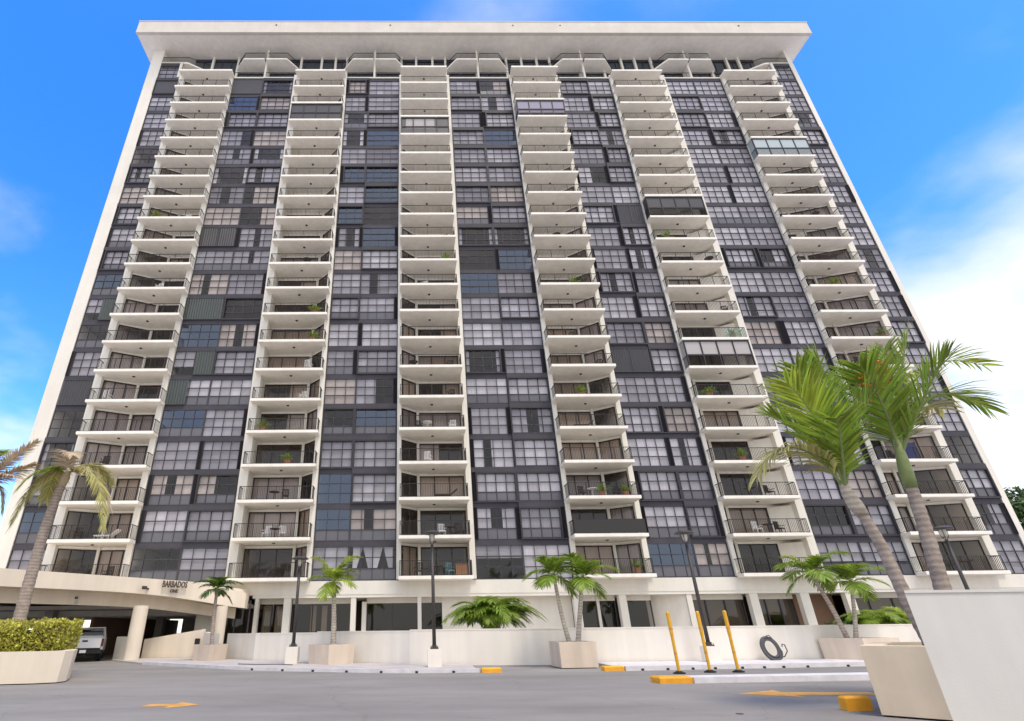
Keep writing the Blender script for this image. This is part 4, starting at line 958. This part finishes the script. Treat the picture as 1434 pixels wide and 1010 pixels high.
def hero_b():
    rng = random.Random(47)
    t = thing('palm_tree', 'tallest palm in the right foreground with long fronds against the sky', 'palm tree', (10.85,12.0,1.0))
    part('trunk', trunk_mb([(10.84,12.0,1.0),(10.98,12.0,2.13),(11.14,12.0,3.4),(11.22,12,4.3)], 0.160, 0.108, 14, 0.17, 0.2), M['trunk'], t, smooth=True)
    mb = MB(); mb.tube([(11.21,12,4.2),(11.24,12,4.6),(11.28,12,4.95),(11.34,12,5.5)], [0.12,0.135,0.105,0.05], 12); part('crownshaft', mb, M['shaft'], t, smooth=True)
    c = Vector((11.28,12,4.95)); V = lambda *p: Vector(p)
    F_ = [([c, V(11.55,11.8,6.2), V(11.9,11.6,7.2), V(12.2,11.5,7.8)], 'frondlight', 1.0, 0.12, 0.22),
          ([c, V(11.6,12.2,6.3), V(12.2,12.4,7.6), V(12.5,12.5,8.0)], 'frond', 0.95, 0.15, 0.3),
          ([c, V(11.2,11.8,6.0), V(10.9,11.5,6.6), V(10.55,11.3,6.9)], 'frond', 0.95, 0.15, 0.3),
          ([c, V(11.9,12.0,6.6), V(12.9,12.0,7.8), V(14.3,12.0,7.25)], 'frondlight', 0.95, 0.25, 0.55),
          ([c, V(11.9,11.9,6.1), V(12.7,11.8,6.9), V(13.5,11.7,6.0)], 'frond', 0.95, 0.15, 0.7),
          ([c, V(12.0,12.3,5.9), V(12.8,12.6,6.6), V(13.6,12.8,6.4)], 'frondyellow', 0.9, 0.15, 0.75),
          ([c, V(11.7,11.5,6.0), V(12.0,11.0,6.7), V(12.1,10.7,6.9)], 'frond', 0.9, 0.2, 0.3),
          ([c, V(11.6,12.6,6.0), V(12.3,13.1,6.9), V(12.9,13.4,7.1)], 'fronddark', 0.9, 0.2, 0.4)]
    for P, m, leaf, vee, dr in F_:
        add_frond(t, P, m, leaf=leaf*0.86, n=42, width=0.055, vee=vee, droop=dr, rng=rng, rad=0.038, start=0.12, sweep=(0.85,0.75))
    mb = MB()                                           # hanging cluster of orange fruit
    for i in range(110):
        a = rng.random()*6.28; r = rng.random()**0.5*0.33; z = 6.75+rng.gauss(0,0.16); x = 11.0+r*math.cos(a)*1.2; y = 11.55+r*math.sin(a)*0.5
        mb.lathe([(0.012,-0.03),(0.032,0),(0.012,0.03)], (x,y,z), 6)
    part('fruit_cluster', mb, M['fruit'], t)['kind'] = 'stuff'
hero_b()
def left_palms():
    rng = random.Random(71); V = lambda *p: Vector(p)
    t = thing('palm_tree', 'slender palm with drooping half dry fronds standing in the hedge planter at left', 'palm tree', (-14.68,22.5,0.8))
    part('trunk', trunk_mb([(-14.66,22.5,0.8),(-14.72,22.5,3.2),(-14.70,22.5,5.5),(-14.52,22.5,7.1)], 0.24, 0.15, 12, 0.2, 0.2), M['trunk'], t, smooth=True)
    mb = MB(); mb.tube([(-14.54,22.5,6.95),(-14.48,22.5,7.3),(-14.42,22.5,7.7)], [0.16,0.19,0.07], 10); part('crownshaft', mb, M['frondbrown'], t, smooth=True)
    c = V(-14.46,22.5,7.45)
    F_ = [([c, V(-14.9,22.3,7.9), V(-15.6,22.1,7.0), V(-15.75,22.0,5.3)], 'frondyellow', 0.55, 0.9),
          ([c, V(-13.8,22.3,8.0), V(-12.7,22.2,7.6), V(-12.2,22.1,5.2)], 'frondyellow', 0.6, 0.9),
          ([c, V(-13.9,22.6,7.9), V(-13.1,22.7,7.7), V(-12.5,22.8,6.2)], 'frondbrown', 0.5, 0.9),
          ([c, V(-14.4,22.0,8.2), V(-14.1,21.5,8.3), V(-13.6,21.2,7.9)], 'frondbrown', 0.45, 0.6),
          ([c, V(-15.0,22.8,8.0), V(-15.5,23.2,7.6), V(-15.7,23.5,6.6)], 'frondyellow', 0.5, 0.8),
          ([c, V(-14.8,22.0,7.9), V(-15.3,21.6,7.4), V(-15.5,21.4,6.6)], 'frondlight', 0.5, 0.7),
          ([c, V(-14.2,23.0,8.3), V(-13.7,23.6,8.2), V(-13.3,24.0,7.4)], 'frondyellow', 0.5, 0.7)]
    for P, m, leaf, dr in F_: add_frond(t, P, m, leaf=leaf*1.25, n=85, width=0.05, vee=0.1, droop=dr*1.15, rng=rng, rad=0.035, start=0.1, ragged=0.35)
    t = thing('palm_tree', 'palm beyond the left picture edge whose grey green fronds reach into view', 'palm tree', (-18.2,22.5,0.0))
    part('trunk', trunk_mb([(-18.5,22.5,0.0),(-18.4,22.5,3.2),(-18.1,22.5,6.3)], 0.24, 0.15, 12, 0.2, 0.2), M['trunk'], t, smooth=True)
    mb = MB(); mb.tube([(-18.1,22.5,6.2),(-18.05,22.5,6.6),(-18.0,22.5,7.0)], [0.16,0.18,0.07], 10); part('crownshaft', mb, M['shaft'], t, smooth=True)
    c = V(-18.02,22.5,6.8)
    F_ = [([c, V(-17.4,22.4,7.6), V(-16.7,22.3,8.2), V(-15.9,22.2,8.8)], 'frondbrown', 0.36, 0.3),
          ([c, V(-17.4,22.5,7.3), V(-16.6,22.5,7.6), V(-15.9,22.5,7.9)], 'frondbrown', 0.5, 0.6),
          ([c, V(-17.6,22.2,7.4), V(-17.0,22.0,7.5), V(-15.9,21.9,7.2)], 'frondbrown', 0.4, 0.8),
          ([c, V(-17.5,22.7,7.4), V(-17.1,22.8,7.2), V(-16.95,22.9,6.0)], 'frondbrown', 0.42, 0.9),
          ([c, V(-18.0,22.2,7.8), V(-17.8,22.0,8.4), V(-17.2,21.8,8.3)], 'frondlight', 0.6, 0.4),
          ([c, V(-18.7,22.4,7.8), V(-19.4,22.3,8.0), V(-19.9,22.2,7.0)], 'frondyellow', 0.6, 0.6),
          ([c, V(-18.5,23.0,7.6), V(-19.0,23.6,7.6), V(-19.4,24.1,6.8)], 'frond', 0.6, 0.6)]
    for P, m, leaf, dr in F_: add_frond(t, P, m, leaf=leaf*1.25, n=85, width=0.05, vee=0.1, droop=dr*1.15, rng=rng, rad=0.035, start=0.1, ragged=0.35)
left_palms()
def bush(c, R_, n, label, seed, m, leaf=0.45, z0=0.4, hmax=2.4, name='areca_palm'):
    rng = random.Random(seed); t = thing(name, label, 'palm shrub', (c[0],c[1],z0))
    for i in range(n):
        a = rng.random()*6.283; el = R(rng.uniform(50,90)); Lg = R_*rng.uniform(0.75,1.15)
        p0 = Vector((c[0]+rng.gauss(0,0.25), c[1]+rng.gauss(0,0.2), z0)); h = Vector((math.cos(a), math.sin(a)*0.8, 0))
        p1 = p0+(h*math.cos(el)*0.8+Vector((0,0,math.sin(el))))*Lg*0.75; p2 = p1+(h*0.85+Vector((0,0,-0.35-0.5*rng.random())))*Lg*0.5
        add_frond(t, [p0,p1,p2], m if rng.random() < 0.75 else 'frond', leaf=leaf, n=30, width=0.055, vee=0.2, droop=0.8, rng=rng, rad=0.014, start=0.25)
    return t
bush((4.0,30.2), 2.9, 100, 'bushy green palm shrub growing behind the garden wall at centre', 5, 'frond', 0.6, 1.0)
bush((28.0,36.0), 3.2, 26, 'bright palm shrub behind the garden wall near the right planter', 9, 'frond', 0.6, 0.45)
bush((30.8,36.6), 3.2, 26, 'palm shrub behind the garden wall nearest the leaning palm trunk', 14, 'frondlight', 0.6, 0.45)
def leafy(name, label, cat, blobs, n, size, m, seed, origin, trunk=None):
    rng = random.Random(seed); t = thing(name, label, cat, origin); mb = MB()
    tot = sum(b[3]**2 for b in blobs)
    for (x,y,z,r) in blobs:
        for i in range(int(n*r*r/tot)):
            d = Vector((rng.gauss(0,1), rng.gauss(0,1), rng.gauss(0,1))).normalized(); p = Vector((x,y,z))+d*r*rng.uniform(0.55,1.06)
            a = Vector((rng.gauss(0,1), rng.gauss(0,1), rng.gauss(0,0.7))).normalized(); b = (a.cross(d)+Vector((0,0,0.01))).normalized(); s = size*rng.uniform(0.6,1.3)
            mb.add([p-a*s*0.5, p+b*s*0.28, p+a*s*0.5, p-b*s*0.28], [(0,1,2,3)])
    part('foliage', mb, M[m], t)
    if trunk: part('trunk', trunk, M['trunk'], t)
    return t
tr = MB(); tr.tube([(67,60,0),(67.2,60,6),(66.9,60.2,11)], [0.35,0.28,0.15], 8); tr.tube([(67.1,60,6),(65.8,60,9),(64.9,60,11)], [0.18,0.12,0.05], 6); tr.tube([(67.1,60,7),(69,60.3,10)], [0.16,0.05], 6)
leafy('broadleaf_tree', 'green broadleaf tree rising beyond the right end of the tower', 'tree', [(66.6,60,11.6,2.2),(64.9,60,10.4,1.7),(68.6,60,11.5,2.2),(67.4,60.3,13.2,1.9),(69.5,60,13.4,1.6),(66,59.5,9.4,1.5)], 5200, 0.5, 'leaf', 4, (67,60,0), tr)
leafy('leafy_shrub', 'dusty green shrub behind the garden wall between column and palms', 'shrub', [(26.7,36.2,1.25,0.75),(27.8,36.6,1.5,0.7),(25.6,36.4,1.15,0.5)], 1500, 0.2, 'leaf', 6, (26.7,36.2,0.4))
leafy('leafy_shrub', 'broad leafy shrub at the right end of the garden bed', 'shrub', [(33.2,38,1.6,0.9),(34.6,38.4,1.4,0.9),(32.2,38,1.2,0.6)], 1500, 0.28, 'leaf', 16, (33.2,38,0.4))

def hedge():
    rng = random.Random(2)
    t = thing('hedge', 'clipped yellow green hedge growing in the rounded beige planter', 'hedge', (-14.5,22.3,0.85))
    x0, x1, y0, y1, z0, z1 = -19.4, -12.55, 20.5, 23.9, 0.86, 1.80
    mb = MB(); core = MB()
    def inside(x, y):
        if x > x1-1.4:
            dx = x-(x1-1.4); 
            for cy, sg in ((y0+1.4,-1),(y1-1.4,1)):
                if (y-cy)*sg > 0 and dx*dx+(y-cy)**2 > 1.4**2: return False
        return True
    cnt = 0
    while cnt < 17000:
        u = rng.random()
        if u < 0.40: x, y, z = rng.uniform(x0,x1), rng.uniform(y0,y1), z1+rng.gauss(0,0.04)
        elif u < 0.8:
            x = rng.uniform(x0,x1); y = y0+rng.uniform(0,0.28); z = rng.uniform(z0,z1)
            if x > x1-1.4: y = y0+1.4-math.sqrt(max(0,1.4**2-(x-(x1-1.4))**2))+rng.uniform(0,0.28)
        else:
            x = x1-rng.uniform(0,0.28); y = rng.uniform(y0,y1); z = rng.uniform(z0,z1)
        if not inside(x, y): continue
        bul = 0.09*math.sin(x*3.1+z*2)+0.07*math.sin(y*4.3-x*1.7); p = Vector((x+bul*0.4, y+bul*0.5, z+bul*0.7*(z-z0)))
        a = Vector((rng.gauss(0,1), rng.gauss(0,1), rng.gauss(0.3,0.8))).normalized(); b = a.cross(Vector((rng.gauss(0,1), rng.gauss(0,1), rng.gauss(0,1)))).normalized(); s = rng.uniform(0.07,0.15)
        mb.add([p-a*s*0.5, p+b*s*0.3, p+a*s*0.5, p-b*s*0.3], [(0,1,2,3)]); cnt += 1
    part('foliage', mb, M['hedge'], t)
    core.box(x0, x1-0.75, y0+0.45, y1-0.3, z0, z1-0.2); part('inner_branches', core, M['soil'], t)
hedge()

# ------------------------------------------------------------------ lamp posts, yellow posts, hose
def lamp_post(x, y, ped, zt, label):
    t = thing('street_lamp', label, 'street lamp', (x,y,0), 'dark lamp posts along the garden wall')
    if ped:
        mb = MB(); mb.prism([(x-0.29,y-0.29),(x+0.29,y-0.29),(x+0.29,y+0.29),(x-0.29,y+0.29)], 0, ped); part('pedestal', mb, M['wall'], t)
    mb = MB(); mb.box(x-0.17,x+0.17,y-0.17,y+0.17,ped,ped+0.05); mb.box(x-0.10,x+0.10,y-0.10,y+0.10,ped+0.05,ped+0.16); part('base_plate', mb, M['lamp'], t)
    for sx in (-1,1):
        for sy in (-1,1):
            mb = MB(); mb.lathe([(0.018,0),(0.018,0.06)], (x+sx*0.135,y+sy*0.135,ped+0.05), 6); part('bolt', mb, M['lamp'], t)
    mb = MB(); mb.tube([(x,y,ped+0.05),(x,y,zt-0.55)], [0.085,0.070], 10); part('post', mb, M['lamp'], t, smooth=True)
    mb = MB()
    for k in range(4):
        a = k*math.pi/2+0.78; mb.tube([(x,y,zt-0.6),(x+0.13*math.cos(a),y+0.13*math.sin(a),zt-0.38),(x+0.16*math.cos(a),y+0.16*math.sin(a),zt-0.06)], 0.014, 5)
    part('lamp_cage', mb, M['lamp'], t)
    mb = MB(); mb.lathe([(0.07,-0.34),(0.12,-0.2),(0.14,-0.05),(0.14,0.0)], (x,y,zt-0.05), 12); part('lamp_globe', mb, M['lens'], t, smooth=True)
    mb = MB(); mb.lathe([(0.16,-0.06),(0.42,-0.03),(0.43,0.0),(0.30,0.09),(0.10,0.13),(0.02,0.14)], (x,y,zt-0.03), 20); part('lamp_hood', mb, M['lamp'], t)
    return t
lamp_post(-5.78,29.72,0.78,4.85,'dark lamp post at left, beside the single palm planter')
lamp_post(0.95,26.05,0.72,5.5,'dark lamp post at centre on a white pedestal before the garden wall')
lamp_post(12.9,26.4,0.70,5.45,'dark lamp post behind the three yellow posts')
lamp_post(24.9,26.0,0.70,5.5,'dark lamp post at far right rising behind the white foreground wall')
for i, (x, y, h, lab) in enumerate(((9.31,21.6,1.96,'left yellow plastic post behind the traffic island'), (10.59,22.0,1.98,'middle yellow plastic post, in front of the lamp pedestal'), (11.55,21.9,1.99,'right yellow plastic post, nearest the coiled hose'))):
    t = thing('bollard_post', lab, 'traffic post', (x,y,0), 'yellow delineator posts')
    mb = MB(); mb.lathe([(0.16,0),(0.16,0.05),(0.08,0.09)], (x,y,0), 12); mb.box(x-0.2,x+0.2,y-0.05,y+0.05,0.0,0.045); part('foot', mb, M['black'], t)
    mb = MB(); mb.lathe([(0.052,0.08),(0.055,0.3),(0.055,h*0.60)], (x,y,0), 12); mb.lathe([(0.062,h*0.6),(0.066,h*0.8),(0.066,h-0.03),(0.045,h)], (x,y,0), 12); part('post', mb, M['polyellow'], t)
    mb = MB(); mb.lathe([(0.057,h*0.30),(0.057,h*0.34)], (x,y,0), 12); mb.lathe([(0.068,h*0.70),(0.068,h*0.735)], (x,y,0), 12); part('band', mb, M['yellowworn'], t)
def hose():
    t = thing('coiled_hose', 'grey hose coiled up and leaning on the white garden wall', 'hose', (16.02,27.0,0.14)); rng = random.Random(3)
    mb = MB(); pts = []
    for i in range(9*28):
        a = 2*math.pi*i/28; k = i/28; r = 0.32+0.065*math.sin(k*2.3)+0.012*(k % 3); yy = 26.98+0.03*((k*1.7) % 3)
        z = 0.56+ (r*1.18)*math.sin(a); pts.append((15.98+r*math.cos(a)+0.10*math.sin(a)*-0.6, yy+0.14*(z-0.14), z))
    mb.tube(pts, 0.034, 6); part('coil', mb, M['hose'], t, smooth=True)
    mb = MB(); mb.tube([(16.2,27.0,0.2),(16.42,26.95,0.24),(16.60,26.95,0.45),(16.55,26.95,0.70),(16.44,26.95,0.72),(16.42,26.95,0.62)], 0.026, 6); part('loose_end', mb, M['hose'], t, smooth=True)
    mb = MB(); mb.tube([(15.85,27.1,0.92),(15.9,27.05,1.06),(16.02,27.05,1.08),(16.12,27.05,0.96)], 0.02, 6); part('tie', mb, M['hose'], t)
hose()
# loose dark cord lying on the left kerb
mb = MB(); mb.tube([(-7.9,28.1,0.15),(-7.0,27.6,0.15),(-5.9,27.5,0.15),(-5.2,26.9,0.15)], 0.02, 5); tag(part('garden_hose', mb, M['hose'], None, (-6.5,27.5,0.15)), 'thin dark hose lying on the pavement before the left garden wall', 'hose')

# ------------------------------------------------------------------ pickup truck
def truck():
    t = thing('pickup_truck', 'silver pickup truck parked tail first under the canopy', 'pickup truck', (-18.75,35.0,0), None, R(25))
    X0, X1, y0 = -19.72, -17.78, 35.0; xc = (X0+X1)/2
    B = lambda n, mb, m, **k: part(n, mb, m, t, **k)
    mb = MB()                                           # bed sides
    def bx(a, b, c, d): return [(a,b),(c,b),(c,d),(a,d)]
    o_ = [(X0,y0+0.06),(X0+0.12,y0+0.06),(X0+0.12,y0+1.9),(X1-0.12,y0+1.9),(X1-0.12,y0+0.06),(X1,y0+0.06),(X1,y0+1.98),(X0,y0+1.98)]
    mb.prism(o_, 0.62, 1.22)
    fl = MB(); fl.box(X0+0.122, X1-0.122, y0+0.06, y0+1.89, 0.62, 0.72); B('bed_floor', fl, M['black'])
    B('body', mb, M['truck'])
    mb = MB(); mb.prism([(X0,y0+4.0),(X1,y0+4.0),(X1-0.12,y0+5.5),(X0+0.12,y0+5.5)], 0.5, [1.15,1.15,1.0,1.0]); B('hood', mb, M['truck'])
    mb = MB(); mb.prism([(X0+0.02,y0+1.98),(X1-0.02,y0+1.98),(X1-0.02,y0+4.0),(X0+0.02,y0+4.0)], 0.5, 1.22)
    zz = 1.78; a = 0.16
    lo = [(X0+0.03,y0+2.0,1.22),(X1-0.03,y0+2.0,1.22),(X1-0.03,y0+4.0,1.22),(X0+0.03,y0+4.0,1.22)]; hi = [(X0+a,y0+2.15,zz),(X1-a,y0+2.15,zz),(X1-a,y0+3.4,zz),(X0+a,y0+3.4,zz)]
    mb.add(lo+hi, [(0,1,5,4),(1,2,6,5),(2,3,7,6),(3,0,4,7),(4,5,6,7)])
    B('cab', mb, M['truck'])
    mb = MB(); mb.add([(X0+0.16,y0+2.015,1.27),(X1-0.16,y0+2.015,1.27),(X1-0.24,y0+2.115,1.69),(X0+0.24,y0+2.115,1.69)], [(0,1,2,3)]); B('rear_window', mb, M['cabglass'])
    mb = MB(); mb.box(X0+0.14, X1-0.14, y0-0.02, y0+0.055, 0.70, 1.20); mb.box(X0+0.14, X1-0.14, y0-0.03, y0+0.06, 1.17, 1.215); tg = B('tailgate', mb, M['truck'])
    mb = MB(); mb.box(xc-0.14, xc+0.14, y0-0.045, y0-0.021, 1.02, 1.10); part('handle', mb, M['black'], tg)
    for s in (X0, X1-0.135):
        mb = MB(); mb.box(s+0.005, s+0.13, y0-0.02, y0+0.059, 0.78, 1.18); B('tail_lamp', mb, M['redlamp'])
    mb = MB(); mb.box(X0+0.03, X1-0.03, y0-0.16, y0+0.05, 0.42, 0.62); B('bumper', mb, M['black'])
    mb = MB(); mb.box(xc-0.16, xc+0.16, y0-0.18, y0-0.161, 0.46, 0.61); B('licence_plate', mb, M['plate'])
    mb = MB(); mb.box(X0+0.2, X1-0.2, y0+0.1, y0+4.8, 0.35, 0.55); B('chassis', mb, M['black'])
    for x in (X0+0.02, X1-0.27):
        for y in (y0+1.05, y0+4.5):
            mb = MB(); mb.tube([(x,y,0.37),(x+0.25,y,0.37)], 0.37, 18); w = B('wheel', mb, M['tyre'])
            mb = MB(); mb.tube([(x-0.004,y,0.37),(x+0.254,y,0.37)], 0.22, 12); part('rim', mb, M['chrome'], w)
    mb = MB(); mb.tube([(X0+0.1,y0+1.8,1.22),(X0+0.2,y0+1.75,1.70),(X1-0.2,y0+1.75,1.70),(X1-0.1,y0+1.8,1.22)], 0.035, 6); B('roll_bar', mb, M['chrome'])
truck()

# ------------------------------------------------------------------ things standing on the balconies
def chair_meshes():
    mb = MB(); mb.box(-0.25,0.25,-0.25,0.25,0.38,0.44); seat = mb
    bk = MB(); bk.prism([(-0.25,0.22),(0.25,0.22),(0.25,0.27),(-0.25,0.27)], 0.44, 0.92)
    return seat, bk
def chair(x, y, z, rz, m, label, cat='chair'):
    t = thing('chair', label, cat, (x,y,z), 'chairs on the balconies', rz)
    def P(name, mb): o = bpy.data.objects.new(name, mb.mesh(name, M[m])); COL.objects.link(o); o.parent = t
    mb = MB(); mb.box(-0.25,0.25,-0.25,0.25,0.38,0.44); P('seat', mb)
    mb = MB()
    for i in range(5): mb.box(-0.25+i*0.11,-0.19+i*0.11,0.21,0.25,0.44,0.92)
    mb.box(-0.25,0.25,0.205,0.255,0.90,0.97); P('backrest', mb)
    for sx in (-1,1):
        for sy in (-1,1):
            mb = MB(); mb.box(sx*0.22-0.02,sx*0.22+0.02,sy*0.22-0.02,sy*0.22+0.02,0,0.38); P('leg', mb)
        mb = MB(); mb.box(sx*0.26-0.025,sx*0.26+0.025,-0.25,0.22,0.60,0.64); P('armrest', mb)
def table(x, y, z, m, label, r=0.4):
    t = thing('table', label, 'table', (x,y,z), 'tables on the balconies')
    mb = MB(); mb.lathe([(r,0.69),(r+0.02,0.71),(r,0.73)], (x,y,z), 14); part('tabletop', mb, M[m], t)
    mb = MB(); mb.lathe([(0.22,0),(0.04,0.05),(0.04,0.69)], (x,y,z), 8); part('pedestal', mb, M[m], t)
def pot(x, y, z, s, label, seed):
    rng = random.Random(seed); t = thing('potted_plant', label, 'potted plant', (x,y,z), 'potted plants on the balconies')
    mb = MB(); mb.lathe([(0.16*s,0),(0.22*s,0.36*s),(0.24*s,0.40*s),(0.20*s,0.38*s)], (x,y,z), 10); part('pot', mb, M['terracotta'], t)
    mb = MB()
    for i in range(70):
        a = rng.random()*6.28; e = rng.uniform(0.3,1.5); l = s*rng.uniform(0.4,0.9); p = Vector((x,y,z+0.36*s)); d = Vector((math.cos(a)*math.cos(e), math.sin(a)*math.cos(e), math.sin(e)))
        w = d.cross(Vector((0,0,1))).normalized()*0.035*s; q = p+d*l*0.6; r = q+(d+Vector((0,0,-0.6)))*l*0.45
        mb.add([p-w*0.3,p+w*0.3,q+w,q-w,r], [(0,1,2,3),(3,2,4)])
    part('leaves', mb, M['frond'], t)
ORD = ('lowest','second lowest','third lowest','fourth lowest','fifth lowest','sixth lowest','seventh lowest','eighth lowest','ninth lowest','tenth lowest','eleventh lowest','twelfth lowest','thirteenth lowest','fourteenth lowest')
STK = ('at far left','second from left','third from left','third from right','second from right','at far right')
def furnish():
    rf = random.Random(77); more = []
    for k in range(3, 13):
        for ci in range(6):
            if (ci,k) in ENCL or rf.random() < 0.55: continue
            for u in rf.sample((0.2,0.42,0.6,0.82), rf.choice((1,1,2))):
                more.append((ci, k, rf.choice(('chair','chair','table','pot')), u, rf.choice(('wicker','whiteplastic','wicker'))))
    first = [(2,0,'chair',0.70,'teal'),(2,0,'table',0.52,'wicker'),(2,0,'cabinet',0.86,'wood'),(2,0,'chair',0.25,'wicker'),(2,1,'chair',0.85,'wicker'),(2,1,'table',0.72,'wicker'),(2,1,'chair',0.60,'whiteplastic'),
            (2,2,'lounger',0.66,'wicker'),(2,4,'chair',0.82,'whiteplastic'),(2,4,'table',0.42,'whiteplastic'),(2,4,'chair',0.28,'wicker'),(1,1,'chair',0.40,'whiteplastic'),(1,1,'table',0.52,'wicker'),(1,1,'chair',0.63,'whiteplastic'),
            (1,2,'table',0.45,'wicker'),(1,2,'chair',0.62,'wicker'),(1,4,'pot',0.15,''),(0,1,'lounger',0.70,'whiteplastic'),(0,1,'chair',0.30,'wicker'),(0,0,'chair',0.85,'wicker'),(0,5,'chair',0.2,'whiteplastic'),(0,9,'chair',0.6,'whiteplastic'),
            (3,0,'pot',0.82,''),(3,0,'pot',0.22,''),(3,2,'chair',0.2,'wicker'),(3,2,'table',0.35,'whiteplastic'),(3,2,'pot',0.50,''),(3,2,'chair',0.72,'wicker'),(3,2,'pot',0.86,''),(3,4,'lounger',0.35,'wicker'),(4,1,'chair',0.35,'whiteplastic'),(4,1,'table',0.5,'wicker'),(4,1,'chair',0.65,'wicker'),
            (4,2,'table',0.4,'wicker'),(4,2,'chair',0.66,'wicker'),(4,7,'pot',0.82,''),(5,0,'chair',0.16,'whiteplastic'),(5,0,'table',0.6,'wicker'),(5,3,'screen',0.42,'blue'),(5,3,'chair',0.2,'wicker'),(1,6,'chair',0.8,'whiteplastic'),(1,5,'chair',0.75,'whiteplastic')]
    taken = {(f[0],f[1]) for f in first}
    for (ci, k, kind, u, m) in first + [q for q in more if (q[0],q[1]) not in taken]:
        c = BCOL[ci]; x = c['a']+(c['b']-c['a'])*u; y = D-c['p']*0.45; z = zs(k)+0.03
        where = 'on the %s balcony, stack %s' % (ORD[k], STK[ci]); side = 'left end' if u < 0.3 else 'left of middle' if u < 0.51 else 'right of middle' if u < 0.7 else 'right end'
        nm = {'teal':'teal','wicker':'dark','whiteplastic':'white','wood':'brown','blue':'navy'}.get(m, '')
        if kind == 'chair': chair(x, y, z, 0.4*math.sin(x*3)+(math.pi if RN.random() < 0.3 else 0), m, f'{nm} chair {where}, {side}')
        elif kind == 'table': table(x, y, z, m, f'{nm} round table {where}, {side}')
        elif kind == 'pot': pot(x, y, z, 1.2, f'potted plant {where}, {side}', int(u*100)+k)
        elif kind == 'lounger':
            t = thing('lounger', f'{nm} lounger {where}, {side}', 'lounger', (x,y,z))
            mb = MB(); mb.box(x-0.75,x+0.4,y-0.3,y+0.3,0.28+z,0.36+z); part('seat', mb, M[m], t)
            mb = MB(); mb.add([(x+0.4,y-0.3,z+0.30),(x+0.4,y+0.3,z+0.30),(x+0.95,y+0.3,z+0.72),(x+0.95,y-0.3,z+0.72),(x+0.4,y-0.3,z+0.36),(x+0.4,y+0.3,z+0.36),(x+0.95,y+0.3,z+0.78),(x+0.95,y-0.3,z+0.78)], [(0,1,2,3),(4,7,6,5),(0,3,7,4),(1,5,6,2),(2,6,7,3),(0,4,5,1)]); part('backrest', mb, M[m], t)
            for sx in (-0.7, 0.35):
                for sy in (-0.26, 0.26):
                    mb = MB(); mb.box(x+sx-0.02,x+sx+0.02,y+sy-0.02,y+sy+0.02,z,z+0.28); part('leg', mb, M[m], t)
        elif kind == 'cabinet':
            t = thing('cabinet', 'brown wooden cabinet '+where, 'cabinet', (x,y,z))
            mb = MB(); mb.box(x-0.42,x+0.42,y-0.22,y+0.22,z+0.08,z+0.80); part('body', mb, M['wood'], t)
            mb = MB(); mb.box(x-0.46,x+0.46,y-0.25,y+0.25,z+0.80,z+0.85); part('top', mb, M['wood'], t)
            for s in (-1,1):
                mb = MB(); mb.box(x+s*0.21-0.19,x+s*0.21+0.19,y-0.24,y-0.221,z+0.12,z+0.76); part('door', mb, M['wood'], t)
                mb = MB(); mb.box(x+s*0.36-0.04,x+s*0.36+0.04,y-0.2,y+0.2,z,z+0.08); part('leg', mb, M['wood'], t)
        elif kind == 'screen':
            t = thing('privacy_screen', 'navy cloth screen '+where, 'screen', (x,y,z))
            mb = MB(); mb.add([(x-0.8,y+0.1,z+0.05),(x+0.8,y-0.1,z+0.05),(x+0.8,y-0.1,z+1.5),(x-0.8,y+0.1,z+1.5)], [(0,1,2,3)]); part('cloth', mb, M[m], t)
            for s, dy in ((-1,0.1),(1,-0.1)):
                mb = MB(); mb.box(x+s*0.82-0.02,x+s*0.82+0.02,y+dy-0.02,y+dy+0.02,z,z+1.55); part('pole', mb, M['rail'], t)
furnish()
